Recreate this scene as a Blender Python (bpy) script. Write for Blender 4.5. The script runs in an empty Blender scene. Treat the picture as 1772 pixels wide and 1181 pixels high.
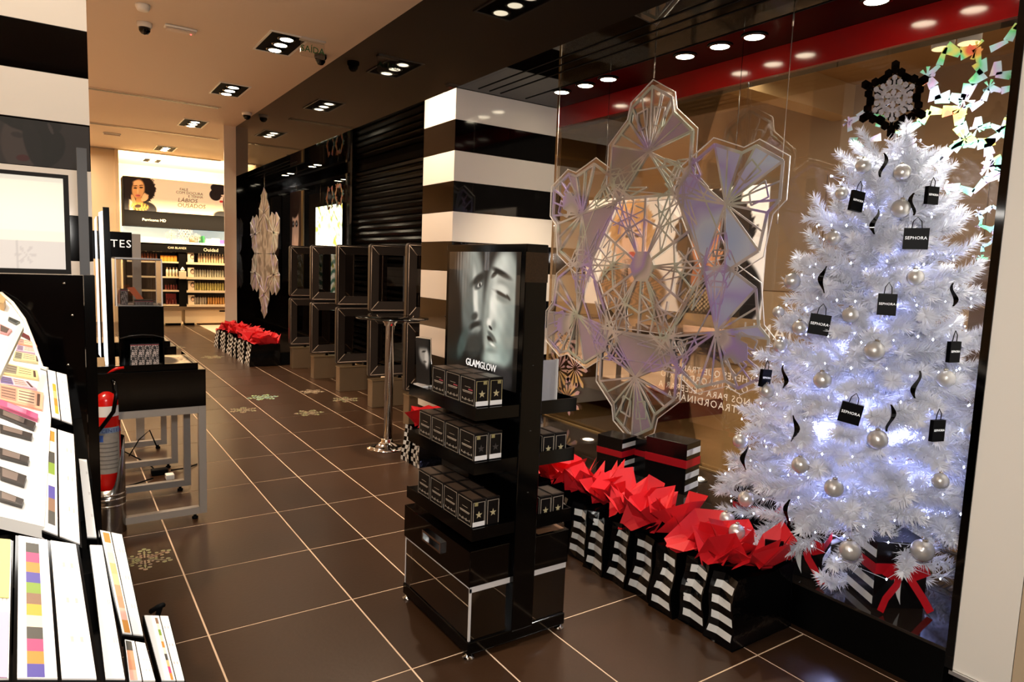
import bpy, math, random
import numpy as np
from mathutils import Matrix, Vector
random.seed(7); np.random.seed(7)
SC = bpy.context.scene
COL = SC.collection
R = math.radians

# ---------------------------------------------------------------- camera, world, lights, exposure
cam = bpy.data.cameras.new('camera'); cam.lens = 23.766; cam.sensor_width = 36; cam.clip_start = .02
co = bpy.data.objects.new('camera', cam); COL.objects.link(co); SC.camera = co
r0 = (0.82878176, -0.55828736, 0.03789482); d0 = (-0.0289492, -0.11040861, -0.99346459); f0 = (0.55882263, 0.8222683, -0.10766661)
co.matrix_world = Matrix(((r0[0], -d0[0], -f0[0], 0), (r0[1], -d0[1], -f0[1], 0), (r0[2], -d0[2], -f0[2], 1.4708), (0, 0, 0, 1)))

SC.view_settings.view_transform = 'Standard'; SC.view_settings.look = 'None'
SC.view_settings.gamma = 1; SC.view_settings.use_curve_mapping = False
SC.view_settings.exposure = 0.38
W = bpy.data.worlds.new('world'); SC.world = W; W.use_nodes = True
W.node_tree.nodes['Background'].inputs[0].default_value = (1.0, .78, .62, 1)
W.node_tree.nodes['Background'].inputs[1].default_value = .30

WARM = (1.0, .76, .54); WARM2 = (1.0, .80, .58); NEUT = (1.0, .95, .88)
def light(name, kind, loc, power, color=WARM, size=.1, aim=None, spot=80, blend=.6, sy=None):
    l = bpy.data.lights.new(name, kind); l.energy = power; l.color = color
    if kind == 'AREA':
        l.size = size
        if sy: l.shape = 'RECTANGLE'; l.size_y = sy
    elif kind in ('SPOT', 'POINT'): l.shadow_soft_size = size
    if kind == 'SPOT': l.spot_size = R(spot); l.spot_blend = blend
    o = bpy.data.objects.new(name, l); COL.objects.link(o); o.location = loc
    if aim is not None:
        o.rotation_euler = (Vector(aim) - Vector(loc)).to_track_quat('-Z', 'Y').to_euler()
    return o
# the photographer's flash, just above the lens
light('camera_flash', 'AREA', (.02, -.06, 1.68), 37, NEUT, .12, (2.2, 3.2, 1.2))
# store ceiling spots (lamps are built below for the first row only)
LAMPY = (4.85, 7.23, 9.61, 12.42, 15.76, 18.0)
for y in LAMPY:
    light('ceiling_spot', 'SPOT', (1.96, y, 3.56), 260, WARM, .06, (1.96, y - .1, 0), 110, .8)
for y in (2.2, 4.85, 7.23, 9.61, 12.42, 15.76):  # unseen second row, added for illumination, without lamp fittings
    light('ceiling_spot', 'SPOT', (-.9, y, 3.56), 230, WARM, .06, (-.9, y, 0), 115, .8)
light('column_fill_spot', 'SPOT', (-.35, 2.5, 3.56), 95, WARM2, .08, (-.35, 4.2, 2.0), 85, .8)  # added fill spot out of view, brightens the left column's white stripes
# display window downlights
WINY = (4.237, 3.972, 3.738, 3.046, 2.788, 2.559, 1.878, 1.64, 1.4)
for y in (3.97, 2.79, 1.64):
    light('window_spot', 'SPOT', (3.22, y, 2.79), 105 if y > 2 else 170, WARM2 if y > 2 else NEUT, .05, (3.12, y, 0), 95, .7)
light('far_window_spot', 'SPOT', (3.15, 10.6, 2.79), 34, WARM2, .05, (2.9, 10.6, 0), 100, .7)
# cove light over the back wall and the shelves' strip lights
light('cove_light', 'AREA', (2.6, 16.75, 3.05), 300, (1, .82, .52), 3.2, (2.6, 19.2, 3.3), sy=.25)
light('shelf_strip_light', 'AREA', (2.4, 15.2, 2.25), 64, (1, .78, .48), 2.6, (2.4, 16.2, 1.0), sy=.15)
light('back_room_light', 'AREA', (-.6, 15.5, 3.5), 120, WARM, 2.0, (-.6, 15.5, 0))
# the mall corridor's ceiling lights
light('mall_light', 'AREA', (5.8, 4.0, 3.9), 200, (1, .84, .64), 3.0, (5.8, 4.0, 0), sy=7.0)
light('mall_light', 'AREA', (5.8, 11.5, 3.9), 100, (1, .84, .64), 3.0, (5.8, 11.5, 0), sy=5.0)
# strip light over the make-up testers
light('tester_strip_light', 'AREA', (-.35, 1.9, 1.95), 9, NEUT, 1.0, (-.3, 1.75, .8), sy=.15)

# ---------------------------------------------------------------- materials
def lin(c):
    return tuple((x / 12.92 if x <= .04045 else ((x + .055) / 1.055) ** 2.4) for x in c)
def S(r, g, b): return lin((r / 255, g / 255, b / 255))
MATS = {}
def mat(name, col=(.8, .8, .8), rough=.5, metal=0.0, emit=None, estr=0.0, noise=None, bump=None, coat=0.0, spec=.5, trans=0.0, sss=0.0):
    if name in MATS: return MATS[name]
    m = bpy.data.materials.new(name); m.use_nodes = True; nt = m.node_tree
    b = nt.nodes['Principled BSDF']
    b.inputs['Base Color'].default_value = (*col, 1); b.inputs['Roughness'].default_value = rough
    b.inputs['Metallic'].default_value = metal; b.inputs['Coat Weight'].default_value = coat
    b.inputs['Coat Roughness'].default_value = .03
    b.inputs['Specular IOR Level'].default_value = spec
    if emit: b.inputs['Emission Color'].default_value = (*emit, 1); b.inputs['Emission Strength'].default_value = estr
    if noise or bump:
        tc = nt.nodes.new('ShaderNodeTexCoord')
    if noise:      # (scale, second colour)
        n = nt.nodes.new('ShaderNodeTexNoise'); n.inputs['Scale'].default_value = noise[0]; n.inputs['Detail'].default_value = 5
        nt.links.new(tc.outputs['Object'], n.inputs['Vector'])
        mx = nt.nodes.new('ShaderNodeMix'); mx.data_type = 'RGBA'
        mx.inputs[6].default_value = (*col, 1); mx.inputs[7].default_value = (*noise[1], 1)
        nt.links.new(n.outputs[0], mx.inputs[0]); nt.links.new(mx.outputs[2], b.inputs['Base Color'])
    if bump:       # (scale, strength)
        n2 = nt.nodes.new('ShaderNodeTexNoise'); n2.inputs['Scale'].default_value = bump[0]; n2.inputs['Detail'].default_value = 4
        nt.links.new(tc.outputs['Object'], n2.inputs['Vector'])
        bp = nt.nodes.new('ShaderNodeBump'); bp.inputs['Strength'].default_value = bump[1]; bp.inputs['Distance'].default_value = .01
        nt.links.new(n2.outputs[0], bp.inputs['Height']); nt.links.new(bp.outputs['Normal'], b.inputs['Normal'])
    MATS[name] = m; return m
def clear(name, tint=(1, 1, 1), refl=1.0, ior=1.5, rough=.0):
    """thin clear sheet: transparent plus fresnel reflection"""
    if name in MATS: return MATS[name]
    m = bpy.data.materials.new(name); m.use_nodes = True; nt = m.node_tree; nt.nodes.clear()
    out = nt.nodes.new('ShaderNodeOutputMaterial'); mx = nt.nodes.new('ShaderNodeMixShader')
    t = nt.nodes.new('ShaderNodeBsdfTransparent'); t.inputs[0].default_value = (*tint, 1)
    g = nt.nodes.new('ShaderNodeBsdfGlossy'); g.inputs['Roughness'].default_value = rough
    g.inputs['Color'].default_value = (1, 1, 1, 1)
    fr = nt.nodes.new('ShaderNodeFresnel'); fr.inputs[0].default_value = ior
    ml = nt.nodes.new('ShaderNodeMath'); ml.operation = 'MULTIPLY'; ml.inputs[1].default_value = refl; ml.use_clamp = True
    nt.links.new(fr.outputs[0], ml.inputs[0]); nt.links.new(ml.outputs[0], mx.inputs[0])
    nt.links.new(t.outputs[0], mx.inputs[1]); nt.links.new(g.outputs[0], mx.inputs[2]); nt.links.new(mx.outputs[0], out.inputs[0])
    MATS[name] = m; return m
def printed(name, coat=0.0, rough=.5, emit=0.0, coatrough=.03):
    """flat print: colours come from the mesh's colour attribute"""
    if name in MATS: return MATS[name]
    m = mat(name, rough=rough, coat=coat); nt = m.node_tree; b = nt.nodes['Principled BSDF']
    a = nt.nodes.new('ShaderNodeVertexColor'); a.layer_name = 'Col'
    nt.links.new(a.outputs[0], b.inputs['Base Color'])
    if emit:
        nt.links.new(a.outputs[0], b.inputs['Emission Color']); b.inputs['Emission Strength'].default_value = emit
    return m
def holo(name, cols, scale=3.0, metal=.85, rough=.28, detail=1.5):
    if name in MATS: return MATS[name]
    m = mat(name, rough=rough, metal=metal); nt = m.node_tree; b = nt.nodes['Principled BSDF']
    tc = nt.nodes.new('ShaderNodeTexCoord'); n = nt.nodes.new('ShaderNodeTexNoise')
    n.inputs['Scale'].default_value = scale; n.inputs['Detail'].default_value = detail
    rp = nt.nodes.new('ShaderNodeValToRGB'); e = rp.color_ramp.elements
    while len(e) < len(cols): e.new(.5)
    for i, c in enumerate(cols):
        e[i].position = .28 + .44 * i / (len(cols) - 1); e[i].color = (*c, 1)
    nt.links.new(tc.outputs['Object'], n.inputs['Vector']); nt.links.new(n.outputs[0], rp.inputs[0])
    nt.links.new(rp.outputs[0], b.inputs['Base Color'])
    return m

M_TILE = mat('floor_tile_brown', S(60, 39, 23), .32, noise=(2.2, S(50, 32, 18)), bump=(60, .04))
M_TILE2 = mat('floor_tile_dark_brown', S(54, 35, 21), .28, noise=(2.6, S(46, 30, 18)), bump=(60, .04))
M_GROUT = mat('floor_grout', S(214, 188, 160), .8)
M_CEIL = mat('ceiling_paint', S(226, 208, 188), .8)
M_WALL = mat('wall_paint_beige', S(222, 198, 160), .8)
M_WALLW = mat('wall_paint_white', S(240, 236, 226), .6)
M_FASCIA = mat('black_glass_fascia', S(5, 3, 2), .03, spec=.16)
M_BGLOSS = mat('black_gloss', S(3, 2, 2), .06, spec=.4)
M_BSATIN = mat('black_satin', S(3, 3, 3), .11, spec=.3)
M_BMATT = mat('black_matt', S(3, 3, 3), .7, spec=.1)
M_WGLOSS = mat('white_laminate', S(236, 230, 222), .10)
M_WHITE = mat('white_plastic', S(240, 238, 232), .4)
M_GREY = mat('grey_powder_coat', S(150, 144, 138), .45, metal=.3)
M_DGREY = mat('dark_grey_plastic', S(52, 50, 48), .35)
M_CHROME = mat('chrome', S(225, 225, 225), .08, metal=1)
M_STEEL = mat('stainless_steel', S(150, 146, 140), .22, metal=1)
M_RED = mat('red_tissue', S(205, 18, 30), .6, noise=(7, S(224, 34, 44)))
M_REDG = mat('red_gloss', S(120, 12, 12), .12)
M_RIBBON = mat('red_satin_ribbon', S(190, 18, 30), .35)
M_EXT = mat('extinguisher_red', S(205, 20, 14), .22, coat=.5)
M_BAG = mat('black_plastic_bag', S(4, 4, 5), .16, bump=(14, .5), spec=.4)
M_STRIPE = mat('white_bag_stripe', S(214, 214, 212), .3, bump=(14, .3))
M_ACRY = clear('clear_acrylic', (.93, .93, .93), 2.6)
M_SHEET = clear('thin_clear_sheet', (.985, .985, .985), .35)
M_ACRYE = mat('acrylic_edge', S(214, 210, 208), .2, spec=.8)
M_GLASS = clear('window_glass', (.95, .94, .92), .9)
M_SMOKE = clear('smoked_glass', (.35, .33, .32), 1.8)
M_LAMP = mat('lamp_glow', (1, .9, .75), .4, emit=(1, .86, .62), estr=16)
M_LAMPB = mat('back_lamp_glow', (1, .9, .75), .4, emit=(1, .84, .56), estr=12)
M_LED = mat('led_blue_white', (1, 1, 1), .4, emit=(.62, .68, 1.0), estr=20)
M_LIT = mat('lightbox_white', (1, .97, .9), .4, emit=(1, .96, .84), estr=1.35)
M_NEEDLE = mat('white_tinsel_needles', S(236, 238, 246), .42)
M_STEM = mat('white_branch_wire', S(214, 216, 228), .6)
M_BAUBLE = mat('silver_bauble', S(214, 214, 214), .18, metal=.6, bump=(90, .12))
M_GOLDB = mat('bauble_cap_metal', S(190, 186, 176), .25, metal=1)
M_GATE = mat('gate_grey_plastic', S(48, 41, 37), .36, spec=.4)
M_GATEL = mat('gate_light_trim', S(196, 176, 158), .4)
M_GATEB = mat('gate_base_metal', S(132, 112, 88), .38, metal=.45)
M_MALLF = mat('mall_floor', S(150, 118, 74), .22, noise=(5, S(128, 98, 60)))
M_MALLW = mat('mall_wall', S(166, 142, 114), .7)
M_PINK = mat('kiosk_panel', S(224, 178, 150), .5)
M_HOLO = holo('holographic_foil', (S(150, 146, 150), S(205, 204, 210), S(172, 158, 222), S(168, 172, 180), S(205, 205, 208), S(184, 202, 194), S(160, 152, 152), S(190, 188, 196)), 2.6, .4, .3)
M_HOLOS = holo('silver_facet_foil', (S(150, 146, 148), S(176, 172, 176), S(172, 164, 198), S(158, 160, 164), S(178, 172, 168)), 1.3, .4, .26)
M_HOLOB = holo('blue_silver_foil', (S(140, 168, 220), S(166, 196, 240), S(196, 214, 238), S(168, 164, 224), S(180, 204, 232)), 2.0, .2, .3)
M_HOLO2 = holo('rainbow_foil', (S(250, 120, 90), S(250, 235, 120), S(120, 240, 170), S(190, 240, 250), S(225, 200, 250), S(245, 240, 240), S(200, 130, 250), S(160, 255, 130)), 5.0, .25, .3, 2.5)
M_HOLOF = holo('floor_sticker_foil', (S(150, 120, 105), S(190, 160, 140), S(170, 180, 130), S(160, 140, 130), S(210, 190, 150)), 9, .3, .35)
M_HOLOG = holo('green_sticker_foil', (S(120, 220, 150), S(220, 240, 170), S(150, 220, 220), S(230, 230, 200)), 14, .3, .3)

# ---------------------------------------------------------------- builders
class MB:
    def __init__(s): s.v = []; s.f = []; s.m = []; s.sm = []
    def add(s, vs, fs, mi=0, smooth=False):
        o = len(s.v); s.v += [tuple(p) for p in vs]
        s.f += [tuple(i + o for i in f) for f in fs]; s.m += [mi] * len(fs); s.sm += [smooth] * len(fs); return s
    def box(s, x0, x1, y0, y1, z0, z1, mi=0):
        return s.add([(x, y, z) for z in (z0, z1) for y in (y0, y1) for x in (x0, x1)],
                     [(0, 2, 3, 1), (4, 5, 7, 6), (0, 1, 5, 4), (2, 6, 7, 3), (0, 4, 6, 2), (1, 3, 7, 5)], mi)
    def hexa(s, a, b, mi=0):
        """two matching loops joined to a solid"""
        n = len(a)
        return s.add(list(a) + list(b), [tuple(range(n - 1, -1, -1)), tuple(range(n, 2 * n))] + [(i, (i + 1) % n, n + (i + 1) % n, n + i) for i in range(n)], mi)
    def prism(s, poly, th, mi=0):
        """3-d polygon pushed by vector th"""
        t = Vector(th); return s.hexa(poly, [tuple(Vector(p) + t) for p in poly], mi)
    def tube(s, pts, r, n=8, mi=0, caps=True, smooth=True):
        pts = [Vector(p) for p in pts]; rs = r if isinstance(r, (list, tuple)) else [r] * len(pts)
        vs = []; up = None
        for i, p in enumerate(pts):
            d = (pts[min(i + 1, len(pts) - 1)] - pts[max(i - 1, 0)]).normalized()
            if up is None or abs(up.dot(d)) > .98: up = Vector((0, 0, 1)) if abs(d.z) < .9 else Vector((1, 0, 0))
            a = d.cross(up).normalized(); b = a.cross(d).normalized(); up = b
            vs += [p + (a * math.cos(2 * math.pi * k / n) + b * math.sin(2 * math.pi * k / n)) * rs[i] for k in range(n)]
        fs = [(i * n + k, i * n + (k + 1) % n, (i + 1) * n + (k + 1) % n, (i + 1) * n + k) for i in range(len(pts) - 1) for k in range(n)]
        s.add(vs, fs, mi, smooth)
        if caps:
            o = len(s.v) - len(vs)
            s.f += [tuple(o + k for k in range(n - 1, -1, -1)), tuple(o + (len(pts) - 1) * n + k for k in range(n))]; s.m += [mi] * 2; s.sm += [False] * 2
        return s
    def lathe(s, prof, c=(0, 0, 0), n=24, mi=0, smooth=True):
        vs = [(c[0] + r * math.cos(2 * math.pi * k / n), c[1] + r * math.sin(2 * math.pi * k / n), c[2] + z) for r, z in prof for k in range(n)]
        fs = [(i * n + k, i * n + (k + 1) % n, (i + 1) * n + (k + 1) % n, (i + 1) * n + k) for i in range(len(prof) - 1) for k in range(n)]
        s.add(vs, fs, mi, smooth)
        o = len(s.v) - len(vs)
        for i, rev in ((0, True), (len(prof) - 1, False)):
            if prof[i][0] > 1e-5:
                l = [o + i * n + k for k in range(n)]; s.f.append(tuple(l[::-1] if rev else l)); s.m.append(mi); s.sm.append(False)
        return s
    def sphere(s, c, r, n=16, mi=0):
        return s.lathe([(max(r * math.sin(math.pi * i / (n // 2)), 1e-6), -r * math.cos(math.pi * i / (n // 2))) for i in range(n // 2 + 1)], c, n, mi)
    def mesh(s, name, mats):
        me = bpy.data.meshes.new(name); me.from_pydata(s.v, [], s.f)
        for m in (mats if isinstance(mats, (list, tuple)) else [mats]): me.materials.append(m)
        me.polygons.foreach_set('material_index', s.m); me.polygons.foreach_set('use_smooth', s.sm); me.update(); return me
    def build(s, name, mats, parent=None, bevel=0, label=None, cat=None, group=None, kind=None, local=False):
        org = Vector((0, 0, 0))
        if parent is None and not local:
            a = np.array(s.v); org = Vector(((a[:, 0].min() + a[:, 0].max()) / 2, (a[:, 1].min() + a[:, 1].max()) / 2, a[:, 2].min()))
            s.v = [tuple(Vector(p) - org) for p in s.v]
        o = bpy.data.objects.new(name, s.mesh(name, mats)); COL.objects.link(o); o.location = org
        if bevel:
            md = o.modifiers.new('bevel', 'BEVEL'); md.width = bevel; md.segments = 2; md.limit_method = 'ANGLE'
        put(o, parent); tag(o, label, cat, group, kind); return o
def put(o, parent):
    if parent is not None:
        o.parent = parent
        p = parent; off = Matrix.Identity(4)
        chain = []
        while p is not None: chain.append(p); p = p.parent
        for q in reversed(chain): off = off @ q.matrix_parent_inverse @ q.matrix_basis
        if not parent.get('_local'): o.matrix_parent_inverse = off.inverted()
    return o
def tag(o, label=None, cat=None, group=None, kind=None):
    if label: o['label'] = label
    if cat: o['category'] = cat
    if group: o['group'] = group
    if kind: o['kind'] = kind
    return o
def root(name, loc, label, cat, group=None, local=False):
    o = bpy.data.objects.new(name, None); COL.objects.link(o); o.location = loc; o.empty_display_size = .05
    if local: o['_local'] = 1
    return tag(o, label, cat, group)
def clone(o, loc=None, rz=None, label=None, group=None, parent=None, scale=None):
    c = o.copy(); COL.objects.link(c)
    if parent is not None: c.parent = parent
    if loc is not None: c.location = loc
    if rz is not None: c.rotation_euler.z = rz
    if scale is not None: c.scale = (scale,) * 3
    if label: c['label'] = label
    if group: c['group'] = group
    for ch in o.children: clone(ch, parent=c)
    return c
def struct(o): o['kind'] = 'structure'; return o

_fc = {}
def text_mesh(s, size=1.0, ext=.002, shear=0.0, space=1.0, align='CENTER'):
    k = (s, size, ext, shear, space, align)
    if k in _fc: return _fc[k]
    cu = bpy.data.curves.new('lettering', 'FONT'); cu.body = s; cu.size = size; cu.extrude = ext; cu.shear = shear
    cu.space_character = space; cu.align_x = align; cu.align_y = 'CENTER'; cu.resolution_u = 2
    o = bpy.data.objects.new('lettering', cu); COL.objects.link(o)
    dg = bpy.context.evaluated_depsgraph_get(); dg.update()
    me = bpy.data.meshes.new_from_object(o.evaluated_get(dg)); bpy.data.objects.remove(o); bpy.data.curves.remove(cu)
    me.materials.clear(); _fc[k] = me; return me
def text(s, loc, right, up, size, m, parent=None, name='lettering', ext=.001, shear=0.0, space=1.0, align='CENTER', **kw):
    me = text_mesh(s, size, ext, shear, space, align)
    if not me.materials: me.materials.append(m)
    elif me.materials[0] != m: me = me.copy(); me.materials[0] = m
    o = bpy.data.objects.new(name, me); COL.objects.link(o)
    r = Vector(right).normalized(); u = Vector(up).normalized(); n = r.cross(u)
    o.matrix_world = Matrix(((r.x, u.x, n.x, loc[0]), (r.y, u.y, n.y, loc[1]), (r.z, u.z, n.z, loc[2]), (0, 0, 0, 1)))
    put(o, parent); tag(o, **kw); return o
def sstep(a, b, x):
    t = np.clip((x - a) / (b - a), 0, 1); return t * t * (3 - 2 * t)
def ell(x, y, cx, cy, rx, ry, rot=0, soft=.15):
    c, s_ = math.cos(R(rot)), math.sin(R(rot)); dx, dy = x - cx, y - cy
    return 1 - sstep(1 - soft, 1 + soft, np.sqrt(((dx * c + dy * s_) / rx) ** 2 + ((-dx * s_ + dy * c) / ry) ** 2))
def wob(x, y, f, ph=0):
    return (np.sin(x * f + ph + 2.1 * np.sin(y * f * .7 + ph)) + np.sin(y * f * 1.3 + 1.7 + ph + 1.7 * np.sin(x * f * .9)) + np.sin((x + y) * f * 2.3 + ph * 2)) / 3
def mixc(im, mask, c):
    im[...] = im * (1 - mask[..., None]) + np.array(c, float)[None, None, :] / 255 * mask[..., None]
def art(name, o, right, up, w, h, nx, ny, fn, m, parent=None, **kw):
    """flat print: a fine grid whose vertex colours are drawn by fn(x, y), x in 0..w/h, y in 0..1"""
    r = Vector(right); u = Vector(up)
    gx, gy = np.meshgrid(np.linspace(0, 1, nx + 1), np.linspace(0, 1, ny + 1))
    im = np.zeros(gx.shape + (3,)); fn(im, gx * (w / h), gy); im = np.clip(im, 0, 1)
    im = np.where(im <= .04045, im / 12.92, ((im + .055) / 1.055) ** 2.4)
    P = np.array(o)[None, None, :] + gx[..., None] * w * np.array(right) + gy[..., None] * h * np.array(up)
    P = P.reshape(-1, 3); i = np.arange((nx + 1) * ny).reshape(ny, nx + 1)[:, :-1].ravel()
    F = np.stack([i, i + 1, i + nx + 2, i + nx + 1], 1)
    me = bpy.data.meshes.new(name); me.from_pydata(P.tolist(), [], F.tolist())
    a = me.attributes.new('Col', 'FLOAT_COLOR', 'POINT')
    c4 = np.ones((len(P), 4)); c4[:, :3] = im.reshape(-1, 3); a.data.foreach_set('color', c4.ravel())
    me.materials.append(m); me.update()
    ob = bpy.data.objects.new(name, me); COL.objects.link(ob); put(ob, parent); tag(ob, **kw); return ob

# ---------------------------------------------------------------- the room shell
CEIL = 3.63; SOF = 2.82; XF = 2.58; XG = 3.57
fl = struct(MB().box(-4, XG + .02, -1.52, 19.4, -.08, -.0015).build('floor', M_GROUT))
XL = [-1.94, -1.34, -.74, -.14, .16, .46, 1.042, 1.34, 1.643, 2.24, 2.546, 2.85, 3.45]
tmesh = {}
for i in range(len(XL) - 1):
    w = XL[i + 1] - XL[i]
    for j in range(-5, 26):
        y0 = 3.9036 + .6 * (j - 1); y1 = y0 + .6
        if i < 3 and y1 < 12: continue
        if i >= 10 and (y1 < 5.2 or y0 > 9.6): continue
        k = (round(w, 3), (i * 7 + j * 3) % 3 == 0)
        if k not in tmesh:
            g = .0034
            tmesh[k] = MB().hexa([(-w / 2 + g, -.3 + g, -.0014), (w / 2 - g, -.3 + g, -.0014), (w / 2 - g, .3 - g, -.0014), (-w / 2 + g, .3 - g, -.0014)],
                                 [(-w / 2 + g * 1.15, -.3 + g * 1.15, 0), (w / 2 - g * 1.15, -.3 + g * 1.15, 0), (w / 2 - g * 1.15, .3 - g * 1.15, 0), (-w / 2 + g * 1.15, .3 - g * 1.15, 0)]).mesh('tile', M_TILE2 if k[1] else M_TILE)
        o = bpy.data.objects.new('tile', tmesh[k]); COL.objects.link(o)
        o.location = ((XL[i] + XL[i + 1]) / 2, (y0 + y1) / 2, 0); put(o, fl)
struct(MB().box(2.5495, XF + .005, .97, 5.1, -.0014, 0).build('trim_9', M_TILE2))
ce = struct(MB().box(-4, XF + .02, -1.5, 12.2, CEIL, CEIL + .1).box(-4, 5, 12.2, 19.4, CEIL, CEIL + .1).build('ceiling', M_CEIL))
for n, (x0, x1, y) in enumerate(((.3, 2.08, 10.85), (.4, 2.6, 13.7), (.5, 3.2, 16.7))):   # slim linear air slots
    fr = MB().box(x0, x1, y - .07, y + .07, CEIL - .012, CEIL - .001).build('air_slot', M_CEIL, ce)
    MB().box(x0 + .02, x1 - .02, y - .035, y + .035, CEIL - .016, CEIL - .0125).build('slot_opening', M_DGREY, fr)
struct(MB().box(-4, 5, 19.2, 19.4, 0, CEIL).build('wall_back', M_WALL))
struct(MB().box(-4.1, -4, -1.5, 19.4, 0, CEIL).build('wall_left', M_WALL))
struct(MB().box(-4.1, XG, -1.62, -1.52, 0, CEIL).build('wall_front', mat('wall_paint_brown', S(120, 98, 78), .7)))
struct(MB().box(-4, 1.12, 16.7, 19.19, 0, CEIL).build('wall_return', M_WALL))
struct(MB().box(1.121, 1.19, 16.66, 19.19, 0, CEIL).build('trim_1', M_WALL))
# fascia over the windows: black mirror glass from soffit to ceiling
struct(MB().box(XF, XF + .03, -1.5, 12.2, SOF, CEIL).build('wall_fascia', M_FASCIA))
struct(MB().box(2.39, XF - .001, 12.2, 12.215, 0, CEIL).build('trim_2', mat('pillar_paint', S(236, 218, 198), .6)))
struct(MB().box(XF, 5, 12.21, 12.4, 0, CEIL).build('wall_window_end', M_BGLOSS))
# soffit inside the windows
so = struct(MB().box(XF + .031, XG + .6, -1.5, 12.2, SOF, SOF + .05).build('ceiling_window_soffit', M_FASCIA))
for x in (2.73, 2.83, 2.93, 3.17):
    for y0, y1 in ((1.0, 4.6), (9.6, 12.0)):
        MB().box(x - .006, x + .006, y0, y1, SOF - .003, SOF - .0005).build('slot_opening', M_BMATT, so)
struct(MB().box(XG - .015, XG + .02, .9, 4.68, 2.66, SOF - .001).build('trim_3', M_REDG))       # red head panel at the glass
struct(MB().box(XG - .015, XG + .02, 9.5, 12.2, 2.74, SOF - .001).build('trim_4', M_BGLOSS))

# striped column between the window and the entrance
def striped(name, x0, x1, y0, y1, ztop, n):
    c = struct(MB().box(x0 + .01, x1 - .01, y0 + .01, y1 - .01, 0, ztop - .001).build(name, M_BMATT))
    z = ztop
    for i in range(n):
        MB().box(x0, x1, y0, y1, max(z - .232, .0) + .0008, z - .0008).build('stripe_panel', M_WGLOSS if i % 2 == 0 else M_BGLOSS, c, bevel=.001)
        z -= .232
    return c
striped('wall_column', XF, XG - .02, 4.68, 5.21, 2.818, 12)
cl = struct(MB().box(-1.59, .165, 4.21, 4.55, 0, CEIL - .002).build('wall_column_left', M_BMATT))
zt = 2.812
MB().box(-1.6, .175, 4.2, 4.56, 2.812, CEIL - .003).build('stripe_panel', M_WGLOSS, cl, bevel=.001)
for i in range(12):
    MB().box(-1.6, .175, 4.2, 4.56, max(zt - .232, 0) + .0008, zt - .0008).build('stripe_panel', M_BGLOSS if i % 2 else M_WGLOSS, cl, bevel=.001); zt -= .232
# white column at the near end of the window
wc = struct(MB().box(XF + .004, XG - .02, -.6, .96, 0, SOF - .001).build('wall_near', M_BMATT))
MB().box(XF, XG - .03, .792, .962, .125, SOF - .002).build('white_panel', M_WALLW, wc)
MB().box(XF + .001, XG - .03, -.6, .79, .125, SOF - .002).build('beige_panel', mat('beige_panel_paint', S(196, 176, 146), .6), wc)
MB().box(XF - .004, XF + .05, .9625, .988, .125, SOF - .002).build('edge_trim', M_BGLOSS, wc)
MB().box(XF - .012, XF + .003, -.6, .97, .11, .124).build('edge_strip', M_CHROME, wc)
# window platforms
for nm, y0, y1 in (('trim_5', .99, 4.68), ('trim_6', 9.5, 12.2)):
    p = struct(MB().box(XF + .01, XG + .02, y0, y1, 0, .175).build(nm, M_BMATT))
    MB().box(XF, XF + .0095, y0, y1, 0, .178).build('front_panel', mat('platform_front', S(3, 3, 3), .3, spec=.15), p)
    n = 3 if y0 < 2 else 2; L = (y1 - y0) / n
    for i in range(n):
        MB().box(XF, 3.02, y0 + i * L + .001, y0 + (i + 1) * L - .001, .178, .19).build('top_panel', mat('platform_top', S(34, 27, 22), .06, spec=.8), p, bevel=.001)
        MB().box(3.023, XG - .012, y0 + i * L + .001, y0 + (i + 1) * L - .001, .178, .19).build('top_panel', mat('platform_top', S(34, 27, 22), .06, spec=.8), p, bevel=.001)
    MB().box(XG - .04, XG - .02, y0, y1, .19, .2).build('glass_channel', mat('channel_brass', S(190, 160, 110), .3, metal=.8), p)
# shop window glass
for i, (nm, y0, y1) in enumerate((('window_1', .9, 2.78), ('window_2', 2.783, 4.68), ('window_3', 9.5, 12.2))):
    struct(MB().box(XG, XG + .008, y0, y1, .176, 2.70).build(nm, M_GLASS))
# entrance: roller shutter with its slats, closed for the night
sh = struct(MB().box(XG + .06, XG + .07, 5.21, 9.7, 0, SOF).build('door_1', M_BMATT))
for k in range(33):
    z = .03 + k * .085
    if z + .08 > SOF: break
    y0, y1 = 5.22, 9.66
    prof = [(XG + .06, z), (XG + .03, z + .012), (XG + .012, z + .04), (XG + .03, z + .07), (XG + .06, z + .08)]
    MB().prism([(x, y0, zz) for x, zz in prof], (0, y1 - y0, 0)).build('slat', mat('shutter_slat', S(30, 25, 21), .22, metal=.5), sh)
struct(MB().box(XG + .0, XG + .07, 9.665, 9.74, 0, SOF).build('trim_7', M_STEEL))
struct(MB().box(XG - .02, XG + .0, 9.42, 9.5, 0, SOF).build('trim_8', M_BGLOSS))
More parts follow.
